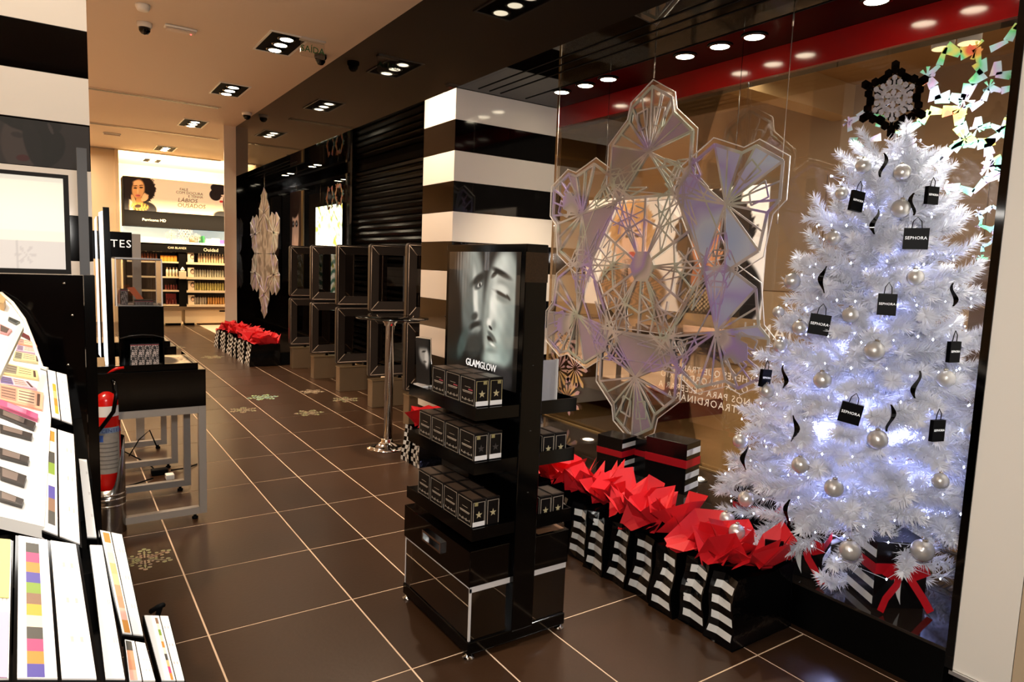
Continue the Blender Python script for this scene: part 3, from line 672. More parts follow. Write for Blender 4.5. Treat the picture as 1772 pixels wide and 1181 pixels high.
def gift_bag(seed, x0, x1, y0, y1, h, lab, grp, checks=False):
    rnd = random.Random(seed); r = root('gift_bag', ((x0 + x1) / 2, (y0 + y1) / 2, 0), lab, 'bag', grp)
    W_ = y1 - y0; ym = (y0 + y1) / 2; pinch = rnd.uniform(.012, .028); tw = rnd.uniform(-.012, .012)
    NZ = 10
    def side(k, z):       # gusset cross-section at height fraction z: two edges and the fold between them
        bulge = .012 * math.sin(z * 5 + seed) ; inn = .01 + pinch * z ** .8
        nar = .012 * math.sin(z * 3.1) + .018 * z
        jag = .006 * math.sin(z * 9 + seed * 1.7)
        return [(x0 + bulge * .5 + .02 * z, y0 + nar * .6 + jag, z * h), (x0 + inn + .02 * z + .006 * math.sin(z * 7 + seed), ym + W_ * .12 + tw * z + jag, z * h * (.985)), (x0 + bulge * .5 + .02 * z, y1 - nar * .6 + jag, z * h)]
    # gusset with white bands facing the aisle
    b = MB(); s_ = MB(); bands = []
    cols = 4 if checks else 2; hi_ = rnd.uniform(.84, .97); hs_ = rnd.choice((.08, .18, .36))
    rows = 9
    for i in range(rows):
        z0, z1 = i / rows, (i + 1) / rows
        A, B = side(seed, z0), side(seed, z1)
        def sub(P, t):
            return Vector(P[0]).lerp(P[1], t * 2) if t <= .5 else Vector(P[1]).lerp(P[2], t * 2 - 1)
        for c in range(cols):
            t0, t1 = c / cols, (c + 1) / cols
            q = [sub(A, t0), sub(A, t1), sub(B, t1), sub(B, t0)]
            w = (i % 2 == 1 and not checks and (c == 0 or rnd.random() < .35 or True)) or (checks and (i + c + seed) % 2 == 0)
            b.add(q, [(0, 3, 2, 1)])
            if w:
                if checks: s_.add([p + Vector((-.0012, 0, 0)) for p in q], [(0, 3, 2, 1)])
        if not checks and i % 2 == 1:
            sb = MB(); n = Vector((-.0014, 0, 0)); lo = .05; hb, ht = hi_ - hs_ * z0, hi_ - hs_ * z1
            for ta, tb in ((lo, .5), (.5, None)):
                h0, h1 = (.5, .5) if tb else (hb, ht)
                if min(h0, h1) <= ta + .02: continue
                sb.add([sub(A, ta) + n, sub(A, h0) + n, sub(B, h1) + n, sub(B, ta) + n], [(0, 3, 2, 1)])
            bands.append(sb)
    # the broad black faces, back and bottom
    ft = []
    for (yy, sg) in ((0, 1), (2, -1)):
        g = []
        for i in range(7):
            z = i / 6; P = side(seed, z)[yy]
            for j in range(7):
                t = j / 6; bul = .018 * math.sin(math.pi * t) * math.sin(math.pi * min(1, z + .15)) * (-sg) * (.6 + .4 * math.sin(t * 6 + seed)) * .6
                g.append((P[0] + (x1 - P[0]) * t, P[1] + bul, P[2] + .008 * math.sin(t * 7 + seed) * z))
        b.add(g, [(i * 7 + j, i * 7 + j + 1, (i + 1) * 7 + j + 1, (i + 1) * 7 + j) for i in range(6) for j in range(6)], 0, True)
    b.add([(x1, y0 + .003, 0), (x1, y1 - .003, 0), (x1, y1 - .018, h * .98), (x1, y0 + .018, h * .98)], [(0, 1, 2, 3)])
    b.add([(x0 + .004, y0, .001), (x1, y0 + .003, .001), (x1, y1 - .003, .001), (x0 + .004, y1, .001)], [(0, 1, 2, 3)])
    # dark filling that the tissue rests on
    b.add([(x0 + .05, y0 + .015, h * .82), (x1 - .005, y0 + .015, h * .82), (x1 - .005, y1 - .015, h * .82), (x0 + .05, y1 - .015, h * .82)], [(0, 1, 2, 3)])
    bo = b.build('bag_body', M_BAG, r)
    for sb in bands: sb.build('white_stripe', M_STRIPE, bo)
    if checks: s_.build('white_checks', M_STRIPE, bo)['kind'] = 'stuff'
    tissue((x0 + x1) / 2 + .03, ym, h * .86, (x1 - x0) * .44, W_ * .70, .150, seed * 13 + 5).build('tissue_paper', M_RED, r)
    return r
pos = ['nearest and largest in view', 'second from the near end', 'third from the near end', 'fourth from the near end', 'fifth from the near end', 'sixth from the near end', 'seventh from the near end', 'eighth from the near end', 'ninth, beside the display stand', 'tenth, behind the stand']
for i in range(10):
    gift_bag(i + 1, 2.16 + .012 * math.sin(i * 2.3), 2.555, 1.565 + i * .151, 1.565 + i * .151 + .143, .285 + .012 * math.sin(i * 3.1), 'striped black bag with red tissue along the near window, ' + pos[i], 'gift bags along the near window')
for i, (y, nm) in enumerate(((4.28, 'nearer'), (4.44, 'farther'))):
    gift_bag(40 + i, 2.14, 2.54, y, y + .14, .27, 'checked black and white bag glimpsed between bar table and stand, %s of two' % nm, 'bags beside the striped column', True)
fp = 'first second third fourth fifth sixth seventh eighth ninth tenth eleventh twelfth thirteenth fourteenth'.split()
for i in range(14):
    gift_bag(60 + i, 2.16 + .015 * math.sin(i * 1.9), 2.57, 9.47 + i * .172, 9.47 + i * .172 + .164, .30 + .01 * math.sin(i), 'checked bag with red tissue in the far window row, %s from the gates' % fp[i], 'gift bags along the far window', True)

# ---------------------------------------------------------------- gift boxes
M_BAND = mat('red_band', S(176, 16, 30), .4)
def gift_box(cx, cy, z, wx, wy, hh, rz, lab, nstripe=4, band=True, lid=False, grp=None, far=False):
    r = root('gift_box', (0, 0, 0), lab, 'box', grp)
    MB().box(-wx / 2, wx / 2, -wy / 2, wy / 2, 0, hh).build('carton', mat('gift_box_black', S(12, 11, 12), .22), r, bevel=.002)
    for k in range(nstripe):
        s = MB()
        a = hh * (.06 + k * .94 / nstripe); bb = a + hh * .47 / nstripe
        if far: s.box(-wx / 2 + .001, wx / 2 - .001, wy / 2 + .0001, wy / 2 + .0012, a, bb)
        else: s.box(-wx / 2 + .001, wx / 2 - .001, -wy / 2 - .0012, -wy / 2 - .0001, a, bb)
        s.build('white_stripe', M_STRIPE, r)
    if band:
        z0, z1 = hh * .52, hh * .68
        q = .0022; m = MB()
        m.box(-wx / 2 - q, wx / 2 + q, -wy / 2 - q, -wy / 2 - .0014, z0, z1).box(-wx / 2 - q, wx / 2 + q, wy / 2 + .0014, wy / 2 + q, z0, z1)
        m.box(-wx / 2 - q, -wx / 2 - .0002, -wy / 2 - .0013, wy / 2 + .0001, z0, z1).box(wx / 2 + .0002, wx / 2 + q, -wy / 2 - .0013, wy / 2 + .0001, z0, z1)
        m.build('red_band', M_BAND, r)
    r.location = (cx, cy, z); r.rotation_euler.z = R(rz)
    return r
gift_box(2.955, 3.11, .191, .16, .19, .245, 12, 'black gift box with white stripes and red band, left on the platform', 4)
gift_box(3.10, 2.985, .191, .10, .16, .235, 12, 'small striped gift box with red band half hidden behind the largest box', 4)
gift_box(3.06, 2.735, .191, .17, .27, .30, 14, 'largest black striped gift box with red band, right of the pair on the platform', 4)
gift_box(2.86, 1.98, .191, .17, .20, .26, 20, 'striped red-banded gift box under the left edge of the white tree', 4)

def bow_box(cx, cy, z, wx, wy, hh, rz, lab, far=False, cres=True):
    r = gift_box(cx, cy, z, wx, wy, hh, rz, lab, 4, True, far=far)
    # ribbon bow on the -x face
    loc, rot = r.location.copy(), r.rotation_euler.copy(); r.location = (0, 0, 0); r.rotation_euler = (0, 0, 0)
    x = -wx / 2 - .004; zb = hh * .6
    m = MB()
    def strip(pts, w, nrm=(0, 0, 1)):
        vs = []; n = Vector(nrm)
        for i, p in enumerate(pts):
            d = Vector(pts[min(i + 1, len(pts) - 1)]) - Vector(pts[max(i - 1, 0)])
            s = d.cross(Vector((1, 0, 0))).normalized() * w / 2
            vs += [tuple(Vector(p) + s), tuple(Vector(p) - s)]
        m.add(vs, [(2 * i, 2 * i + 1, 2 * i + 3, 2 * i + 2) for i in range(len(pts) - 1)], 0, True)
    for sg in (-1, 1):
        strip([(x - .008, 0, zb), (x - .035, sg * .03, zb + .022), (x - .04, sg * .065, zb + .02), (x - .03, sg * .08, zb - .002), (x - .018, sg * .05, zb - .018), (x - .008, 0, zb - .004)], .036)
        strip([(x - .006, sg * .008, zb), (x - .03, sg * .035, zb - .05), (x - .032, sg * .075, zb - .105), (x - .045, sg * .10, zb - hh * .56)], .03)
    m.sphere((x - .012, 0, zb), .014, 10)
    m.build('ribbon_bow', M_RIBBON, r)
    if cres:
        pts = []
        for k in range(9): t = k / 8; pts.append((.018 - .07 * (2 * t - 1) ** 2 * .5 + .03, hh * (.06 + .88 * t)))
        for k in range(7, 0, -1): t = k / 8; pts.append((.018 - .07 * (2 * t - 1) ** 2 * .5 + .03 - .03 * math.sin(math.pi * t), hh * (.06 + .88 * t)))
        MB().prism([(-wx / 2 - .0025, a - .02, b_) for a, b_ in pts], (-.0008, 0, 0)).build('white_crescent', M_STRIPE, r)
    r.location = loc; r.rotation_euler = rot
    return r
bow_box(2.72, 1.63, .191, .17, .17, .25, 20, 'black gift box with red bow and hanging ribbon behind the nearest bag')
bow_box(2.775, 1.31, .191, .19, .21, .27, 58, 'black gift box with red bow and white crescent under the tree front', True)
gift_box(3.02, 1.44, .191, .17, .20, .20, 8, 'low dark striped box deep under the middle of the tree', 3, False)
gift_box(2.93, 1.03, .191, .14, .10, .20, 0, 'dark box in the corner beside the white column', 3, False)

# ---------------------------------------------------------------- great hanging snowflake of holographic foil
def big_flake(cx, cy, cz, R_, lab, seed, top, foil=None, fill=.30):
    rnd = random.Random(seed); s = R_ / 1.13; foil = foil or M_HOLO
    r = root('hanging_snowflake', (cx, cy, cz), lab, 'decoration', None)
    T = lambda a, b, k, dx=0: (cx + dx, cy - ((a * math.cos(R(90 + 60 * k)) - b * math.sin(R(90 + 60 * k)))) * s, cz + (a * math.sin(R(90 + 60 * k)) + b * math.cos(R(90 + 60 * k))) * s)
    OUT = [(1.12, 0), (1.02, .17), (.93, .19), (.80, .345), (.56, .345), (.44, .24)]
    full = OUT + [(a, -b) for a, b in OUT[:0:-1]]
    C = (.72, 0)
    # clear acrylic plate
    for k in range(6):
        po = [(C[0] + (a - C[0]) * 1.10, b * 1.12) for a, b in full]
        MB().prism([T(a, b, k, .006) for a, b in po], (.004, 0, 0)).build('acrylic_lobe', M_SHEET, r)
    MB().prism([T(.46 * math.cos(R(60 * q)), .46 * math.sin(R(60 * q)), 0, .006) for q in range(6)], (.004, 0, 0)).build('acrylic_centre', M_SHEET, r)
    cnt = [0]
    def bar(m, p, q, w):
        P, Q = Vector(p), Vector(q); nn = (Q - P).normalized().cross(Vector((1, 0, 0))) * w / 2
        cnt[0] += 1; m.prism([tuple(P + nn), tuple(Q + nn), tuple(Q - nn), tuple(P - nn)], (-.003 - .00005 * (cnt[0] * 7 % 41), 0, 0))
    for k in range(6):
        m = MB(); n = len(full)
        for i in range(n):
            bar(m, T(*full[i], k), T(*full[(i + 1) % n], k), .017)
            bar(m, T(*C, k), T(*full[i], k), .013)
            mid = ((full[i][0] + full[(i + 1) % n][0]) / 2, (full[i][1] + full[(i + 1) % n][1]) / 2)
            if i % 2 == 0: bar(m, T(C[0] + (mid[0] - C[0]) * .12, mid[1] * .12, k), T(*mid, k), .010)
        for sg in (-1, 1):      # small kites on the shoulders and the little arrow along the axis
            q = [(.86, sg * .10), (.97, sg * .12), (.99, sg * .03), (.88, sg * .03)]
            for i in range(4): bar(m, T(*q[i], k), T(*q[(i + 1) % 4], k), .009)
            q2 = [(.60, sg * .12), (.52, sg * .22), (.62, sg * .27), (.66, sg * .15)]
            for i in range(4): bar(m, T(*q2[i], k), T(*q2[(i + 1) % 4], k), .009)
        po = [(C[0] + (a - C[0]) * 1.10, b * 1.12) for a, b in full]
        el = MB()
        for i in range(n): bar(el, T(*po[i], k, .005), T(*po[(i + 1) % n], k, .005), .005)
        el.build('acrylic_edge', M_ACRYE, r)
        # links to the middle: rays, kite, and the star between the lobes
        bar(m, T(.08, 0, k), T(.45, 0, k), .016); bar(m, T(.05, .03, k), T(.44, .20, k), .010); bar(m, T(.05, -.03, k), T(.44, -.20, k), .010)
        c30 = lambda d, o=0: (d * math.cos(R(30)) - o * math.sin(R(30)), d * math.sin(R(30)) + o * math.cos(R(30)))
        bar(m, T(*c30(.10), k), T(*c30(.62), k), .012)
        st = c30(.42)
        for q in ((.30, .10), (.54, .09), (.54, -.09), (.30, -.10)):
            bar(m, T(*st, k), T(*c30(*q), k), .008)
        kk = [c30(.28), c30(.42, .12), c30(.60), c30(.42, -.12)]
        for i in range(4): bar(m, T(*kk[i], k), T(*kk[(i + 1) % 4], k), .010)
        for sg in (-1, 1):
            for u in ((.36, .06), (.50, .05)): bar(m, T(u[0], 0, k), T(*c30(u[0] + .02, -sg * 0 + .12 * sg), k), .008); bar(m, T(.45, sg * .14, k), T(*c30(.60, -.02 * sg), k), .008)
            bar(m, T(.18, 0, k), T(*c30(.34, .05 * sg), k), .008); bar(m, T(.62, sg * .30, k), T(*c30(.70), k), .008)
        w6 = [c30(.62 + .12 * math.cos(q * math.pi / 3), .12 * math.sin(q * math.pi / 3)) for q in range(6)]
        for i in range(6): bar(m, T(*w6[i], k), T(*w6[(i + 1) % 6], k), .008); bar(m, T(*c30(.62), k), T(*w6[i], k), .006)
        hx = [(.30, 0), (.26, .15)]; bar(m, T(*hx[0], k), T(*c30(.28), k), .012); bar(m, T(.28 * math.cos(R(30)), -.28 * math.sin(R(30)), k), T(*hx[0], k), .012)
        m.build('foil_lattice', foil, r)
        # filled facets
        for gi, i in enumerate((3 + k % 2, 4 + k % 2, (8 + k) % n) + ((0, 7) if k == 5 else ())):
            P = [C, full[i % n], full[(i + 1) % n]]
            MB().prism([T(*p, k) for p in P], (-.0025, 0, 0)).build('foil_facet', M_HOLOB if k in (5, 4) else M_HOLOS, r)
        ag = [(.76, .02), (.84, .05), (.85, .10), (.88, .06), (.93, .07), (.98, .0), (.93, -.07), (.88, -.06), (.85, -.10), (.84, -.05), (.76, -.02)]
        if k in (1, 2, 4): MB().prism([T(a * 1.0, b, k, -.0032) for a, b in ag], (-.002, 0, 0)).build('foil_arrow', foil, r)
    MB().prism([T(.11 * math.cos(R(60 * q + 30)), .11 * math.sin(R(60 * q + 30)), 0) for q in range(6)], (-.004, 0, 0)).build('foil_hub', foil, r)
    for k, d in ((0, 1.17), (1, .95), (5, .95)):
        p = T(d, 0 if k == 0 else (.27 if k == 1 else -.27), k, .008)
        w = MB().tube([p, (p[0], p[1], top)], .0022, 5).tube([(p[0], p[1], p[2] - .0), (p[0], p[1], p[2] + .05)], .0045, 6).tube([(p[0], p[1], top - .09), (p[0], p[1], top - .03)], .0045, 6)
        w.build('hanging_wire', mat('wire', S(190, 180, 168), .3, metal=.8), r)
    return r
big_flake(3.10, 3.125, 1.51, 1.12, 'large silver holographic snowflake hanging on wires in the near window', 1, SOF - .002)
M_HOLOG2 = holo('beige_foil', (S(150, 130, 110), S(200, 176, 150), S(215, 200, 170), S(150, 125, 105)), 2.5, .25, .35)
def far_flake(cx, cy, cz, R_):
    r = root('hanging_snowflake', (cx, cy, cz), 'silver beige snowflake seen edge-on in the far dark window', 'decoration')
    for k in range(6):
        a = R(90 + 60 * k); T = lambda u, v, dx=0: (cx + dx, cy - (u * math.cos(a) - v * math.sin(a)) * R_, cz + (u * math.sin(a) + v * math.cos(a)) * R_)
        out = [(1, 0), (.9, .17), (.82, .17), (.70, .30), (.48, .30), (.36, .2), (.0, .0), (.36, -.2), (.48, -.30), (.70, -.30), (.82, -.17), (.9, -.17)]
        MB().prism([T(u, v) for u, v in out], (-.006, 0, 0)).build('foil_lobe', holo('silver_beige_foil', (S(104, 98, 92), S(140, 134, 128), S(168, 164, 160), S(110, 104, 100), S(84, 80, 76)), 5.0, .35, .35), r)
        m = MB()
        for u, v in out[:6] + out[7:]:
            P, Q = Vector(T(.62, 0, -.0065)), Vector(T(u, v, -.0065)); nn = (Q - P).normalized().cross(Vector((1, 0, 0))) * .012
            m.prism([tuple(P + nn), tuple(Q + nn), tuple(Q - nn), tuple(P - nn)], (-.004, 0, 0))
        m.build('foil_lattice', M_HOLO, r)
    MB().tube([(cx, cy, cz + R_), (cx, cy, SOF - .002)], .003, 5).build('hanging_wire', M_STEEL, r)
far_flake(2.75, 11.05, 1.544, 1.02)

# ---------------------------------------------------------------- poster in the window, lettering on the glass
def two_faces(im, x, y):
    A = x.max(); x = A - x            # seen from inside, as the mirror image
    n = wob(x, y, 26) * .03 + wob(x, y, 61, 2) * .018; W_ = lambda m, c: mixc(im, m, c)
    mixc(im, np.ones_like(x), (240, 234, 228))
    # woman with dark curls (outer left as printed)
    cx = .50; d = np.sqrt(((x - cx) / (.40 + n)) ** 2 + ((y - .66) / (.36 + n * 1.2)) ** 2)
    W_(1 - sstep(.94, 1.02, d), (22, 16, 14)); W_(ell(x, y, .42, .18, .42, .34, 0, .05), (16, 13, 13))
    W_(ell(x, y, .56, .62, .145, .25, 8), (196, 130, 90)); W_(ell(x, y, .60, .36, .07, .16, 25), (172, 108, 74)); W_(ell(x, y, .54, .83, .15, .07, 0), (26, 18, 16))
    for ex, ey in ((.50, .66), (.625, .665)): W_(ell(x, y, ex, ey, .035, .018, 0), (30, 18, 14)); W_(ell(x, y, ex, ey + .045, .045, .012, 8), (50, 30, 22))
    W_(ell(x, y, .565, .57, .018, .06, 0, .5), (212, 148, 108)); W_(ell(x, y, .57, .48, .05, .024, 0), (150, 60, 56)); W_(ell(x, y, .57, .475, .045, .005, 0), (60, 20, 20))
    W_(ell(x, y, .46, .38, .09, .06, 40), (206, 142, 102)); W_(ell(x, y, .40, .26, .045, .20, -12), (190, 124, 86))
    for q in range(4): W_(ell(x, y, .42 + .024 * q, .46 + .016 * q, .014, .07, 35), (214, 150, 110))
    W_(ell(x, y, .50, .16, .07, .035, 20), (120, 90, 50)); W_(ell(x, y, .60, .13, .16, .12, 0, .3) * (np.sin(x * 150) * np.sin(y * 170) > .1), (190, 166, 130))
    # fair woman (inner)
    cx = 1.42; d = np.sqrt(((x - cx) / (.30 + n * 1.5)) ** 2 + ((y - .68) / (.30 + n * 1.5)) ** 2)
    W_(1 - sstep(.9, 1.02, d), (196, 152, 104)); W_((1 - sstep(.6, 1.0, d)) * (.5 + .5 * np.sin(x * 60 + 6 * np.sin(y * 20))) * .6, (140, 92, 54))
    W_(ell(x, y, 1.40, .16, .44, .28, 0, .08), (60, 40, 30)); W_(ell(x, y, 1.40, .16, .42, .27, 0, .1) * (np.sin(x * 70 + 9 * np.sin(y * 30)) > .1), (150, 110, 78))
    W_(ell(x, y, 1.40, .60, .14, .25, -6), (232, 190, 164)); W_(ell(x, y, 1.37, .36, .07, .14, 0), (216, 170, 144)); W_(ell(x, y, 1.42, .86, .20, .10, 0, .2), (188, 140, 90))
    for ex, ey in ((1.34, .65), (1.46, .645)): W_(ell(x, y, ex, ey, .036, .018, 0), (40, 30, 26)); W_(ell(x, y, ex, ey + .045, .046, .011, -6), (120, 84, 56))
    W_(ell(x, y, 1.40, .56, .016, .05, 0, .5), (240, 204, 180)); W_(ell(x, y, 1.40, .48, .05, .024, 0), (184, 40, 50))
    W_(ell(x, y, 1.55, .46, .05, .16, -20), (226, 182, 154)); W_(ell(x, y, 1.24, .42, .05, .15, 25), (222, 178, 150))
po = root('window_poster', (3.52, 3.35, 1.17), 'wide poster of two women hanging between the snowflake and the glass', 'poster')
MB().box(3.52, 3.526, 2.53, 4.17, 1.215, 2.022).build('board', mat('poster_board', S(216, 204, 196), .6), po)
art('print', (3.519, 4.17, 1.215), (0, -1, 0), (0, 0, 1), 1.64, .807, 220, 112, two_faces, M_POSTM, po)
MB().tube([(3.523, 2.8, 2.0225), (3.523, 2.8, SOF - .001)], .002, 5).tube([(3.523, 4.0, 2.0225), (3.523, 4.0, SOF - .001)], .002, 5).build('hanging_wire', M_STEEL, po)
M_VINYL = mat('white_vinyl', S(250, 240, 226), .5)
gl = root('window_lettering', (XG - .002, 3.0, .6), 'white lettering on the shop glass, readable from the mall side', 'lettering')
for s_, y, z, sz, sp in (('IANU', 2.51, 1.14, .13, 1.15), ('ÇÃO', 2.95, 1.165, .125, 1.15), ('VÁRIC', 3.32, .975, .135, 1.1), ('A', 2.72, .99, .12, 1.0),
                         ('MULHERES QUE TRANSFORMAM', 2.98, .83, .062, 1.12), ('O EXTRAORDINÁRIO', 2.98, .765, .066, 1.2), ('A NÓS PARA CELEBRAR A', 2.94, .69, .062, 1.2), ('EXTRAORDINÁRIA', 2.93, .627, .070, 1.22)):
    if s_ in ('ÇÃO', 'A'): continue
    text(s_, (XG - .002, y, z), (0, 1, 0), (0, 0, 1), sz, M_VINYL, gl, ext=.0004, space=sp)
# holographic stickers on the glass
def sticker_ring(m, cy, cz, rad, seed, x=XG - .003):
    rnd = random.Random(seed); n = 12
    pts = []
    for k in range(n):
        a = 2 * math.pi * k / n + seed; rr = rad * (1 if k % 2 == 0 else .72) * rnd.uniform(.9, 1.1); pts.append((rr * math.cos(a), rr * math.sin(a)))
    for k in range(n):
        if rnd.random() < .12: continue
        p, q = Vector((*pts[k], 0)), Vector((*pts[(k + 1) % n], 0)); d = (q - p).normalized(); nn = Vector((-d.y, d.x, 0)) * rad * rnd.uniform(.12, .24)
        P = [p + nn * .6, q + nn, q - nn, p - nn * .5]
        m.prism([(x, cy - v.x, cz + v.y) for v in P], (-.0015, 0, 0))
        if k % 4 == 0:
            for j in range(7):
                a = j * 2 * math.pi / 7 + rnd.random(); L = rad * rnd.uniform(.2, .36); w = .40
                m.prism([(x - .002, cy - p.x, cz + p.y), (x - .002, cy - p.x - L * math.cos(a - w * .5), cz + p.y + L * math.sin(a - w * .5)), (x - .002, cy - p.x - L * 1.05 * math.cos(a + w * .5), cz + p.y + L * 1.05 * math.sin(a + w * .5))], (-.0012, 0, 0))
for i, (cy_, cz_, rad, lab) in enumerate(((1.60, 2.46, .135, 'rainbow foil snowflake sticker on the glass, highest beside the red head panel'), (1.415, 2.27, .105, 'rainbow foil ring sticker at the centre of the cluster right of the tree star'), (1.665, 2.19, .14, 'rainbow foil sticker nearest the tree top on its right'), (1.50, 2.03, .14, 'rainbow foil sticker lowest in the cluster above the tree branches'), (1.34, 2.50, .13, 'rainbow foil sticker at the top beside the white column'), (1.33, 2.08, .12, 'rainbow foil sticker cut by the white column edge'), (1.38, 1.78, .06, 'small pale foil flower sticker by the column, upper of two'), (1.36, 1.63, .055, 'small pinkish foil flower sticker by the column, lower of two'), (2.02, 2.27, .10, 'faint foil sticker on the glass left of the tree star'))):
    m = MB(); sticker_ring(m, cy_, cz_, rad, i + 3); m.build('glass_sticker', M_HOLO2, label=lab, cat='sticker')
# ornate floral foil by the column foot
m = MB(); rnd = random.Random(5)
for (cy_, cz_) in ((4.52, .62), (4.38, .40), (4.30, .66), (4.45, .88)):
    for j in range(14):
        a = j * 2 * math.pi / 14; L = rnd.uniform(.08, .17); x = XG - .004
        m.prism([(x, cy_ + .02 * math.cos(a), cz_ + .02 * math.sin(a)), (x, cy_ + L * math.cos(a - .12), cz_ + L * math.sin(a - .12)), (x, cy_ + L * 1.15 * math.cos(a), cz_ + L * 1.15 * math.sin(a)), (x, cy_ + L * math.cos(a + .12), cz_ + L * math.sin(a + .12))], (-.0015, 0, 0))
m.build('glass_sticker', holo('gold_foil', (S(200, 140, 110), S(240, 200, 130), S(225, 180, 190), S(180, 150, 130)), 8, .3, .35), label='spiky floral gold foil stickers on the glass beside the column foot', cat='sticker')

# floor stickers
def floor_flake(cx, cy, rad, m_, lab, seed):
    mb = MB()
    def quad(a, d0, d1, w0, w1, off=0):
        c, s_ = math.cos(a), math.sin(a)
        P = [(d0, off - w0), (d1, off - w1), (d1, off + w1), (d0, off + w0)]
        mb.prism([(cx + (u * c - v * s_) * rad, cy + (u * s_ + v * c) * rad, .0004) for u, v in P], (0, 0, .0006))
    for k in range(6):
        a = k * math.pi / 3 + seed * .3
        quad(a, .12, .78, .028, .022)
        def pet(d, o, r1):
            c, s_ = math.cos(a), math.sin(a)
            mb.prism([(cx + ((d + r1 * math.cos(q * math.pi / 3)) * c - (o + r1 * math.sin(q * math.pi / 3)) * s_) * rad, cy + ((d + r1 * math.cos(q * math.pi / 3)) * s_ + (o + r1 * math.sin(q * math.pi / 3)) * c) * rad, .0004) for q in range(6)], (0, 0, .0007))
        for d, o, r1 in ((.92, 0, .085), (.78, .13, .085), (.78, -.13, .085), (.55, .16, .07), (.55, -.16, .07), (.60, 0, .05), (.35, .12, .055), (.35, -.12, .055), (.42, 0, .045)):
            pet(d, o, r1)
        quad(a + math.pi / 6, .16, .30, .03, .05)
    mb.build('floor_sticker', m_, label=lab, cat='sticker')
for i, (x, y, rr, m_, lab) in enumerate(((1.806, 7.33, .24, M_HOLOG, 'green shining snowflake sticker on the tiles'), (1.485, 6.776, .20, M_HOLOF, 'greyish snowflake sticker on the tiles left of the green one'), (2.372, 7.455, .20, M_HOLOG2, 'small golden snowflake sticker on the tiles before the gates'), (2.009, 6.4, .21, M_HOLOF, 'brownish snowflake sticker nearest the bar table'), (2.55, 6.883, .22, M_HOLOF, 'reddish snowflake sticker beside a gate base'), (.325, 3.57, .135, M_HOLOF, 'snowflake sticker on the tiles beside the extinguisher stand'), (1.55, 11.9, .26, M_HOLOF, 'faint snowflake sticker far back before the shelves'), (1.9, 10.6, .24, M_HOLOF, 'faint snowflake sticker left of the far red gift bags'))):
    floor_flake(x, y, rr * (.68 if rr > .14 else 1), m_, lab, i)

# ---------------------------------------------------------------- the white tree
TX, TY, TZ = 3.08, 1.60, .19
tree = root('christmas_tree', (TX, TY, TZ), 'tall white artificial Christmas tree with blue white lights in the window', 'tree')
rnd = random.Random(11)
MB().tube([(TX, TY, TZ + .02), (TX, TY, 1.2), (TX - .005, TY, 2.12)], [.022, .018, .006], 10).build('trunk', M_STEM, tree)
st = MB()
for k in range(3):
    a = k * 2.094 + .4; st.tube([(TX, TY, TZ + .11), (TX + .1 * math.cos(a), TY + .1 * math.sin(a), TZ + .06), (TX + .24 * math.cos(a), TY + .24 * math.sin(a), TZ + .012)], .011, 8)
st.tube([(TX, TY, TZ + .02), (TX, TY, TZ + .3)], .03, 12).build('stand', M_STEM, tree)
def brush(seed, nn, L=.26):
    rn = random.Random(seed); m = MB()
    bend = rn.uniform(-.03, .03)
    cen = lambda t: Vector((t * L, bend * math.sin(t * 2.2), .035 * math.sin(t * 2.6) * rn.uniform(.98, 1.02)))
    m.tube([cen(0), cen(.35), cen(.7), cen(1)], [.004, .0035, .003, .002], 5)
    for i in range(nn):
        t = rn.random() ** .85; t = .04 + .96 * t; c = cen(t); d = (cen(min(t + .02, 1.05)) - c).normalized()
        a = rn.uniform(0, 2 * math.pi); u = d.cross(Vector((0, 0, 1))).normalized(); v = d.cross(u)
        out = u * math.cos(a) + v * math.sin(a)
        ln = rn.uniform(.038, .070) * (1 - .30 * t * t); sp = rn.uniform(.45, .95) if t < .97 else rn.uniform(.9, 2)
        tip = c + (out + d * sp).normalized() * ln; w = out.cross(d).normalized() * .0023
        md = (c + tip) / 2 + Vector((0, 0, -.002))
        m.add([c + w * .8, c - w * .8, md - w, tip, md + w], [(0, 1, 2, 3, 4)])
    return m
BR = [brush(s_, 360).mesh('branch', [M_NEEDLE]) for s_ in range(5)]
def prof(z):    # tree radius at height
    zz = [.30, .50, .83, 1.15, 1.45, 1.80, 2.0, 2.12, 2.2]; rr = [.66, .635, .575, .475, .405, .30, .245, .19, .10]
    return float(np.interp(z, zz, rr))
def place_brush(mesh, tip, base_dir, nm='branch', sc=1.0, roll=0):
    d = Vector(base_dir).normalized(); u = Vector((0, 0, 1)).cross(d)
    u = u.normalized() if u.length > .05 else Vector((0, 1, 0)); v = d.cross(u)
    cu, su = math.cos(roll), math.sin(roll); u, v = u * cu + v * su, v * cu - u * su
    p = Vector(tip) - d * .26 * sc
    return Matrix(((d.x * sc, u.x * sc, v.x * sc, p.x), (d.y * sc, u.y * sc, v.y * sc, p.y), (d.z * sc, u.z * sc, v.z * sc, p.z), (0, 0, 0, 1)))
def limit(p):   # keep inside the display window
    x = min(max(p.x, 2.46), XG - .05); y = max(p.y, 1.02 if p.x > 2.56 else 1.05); return Vector((x, y, p.z))
NB = 290; gold = math.pi * (3 - math.sqrt(5)); tipl = []
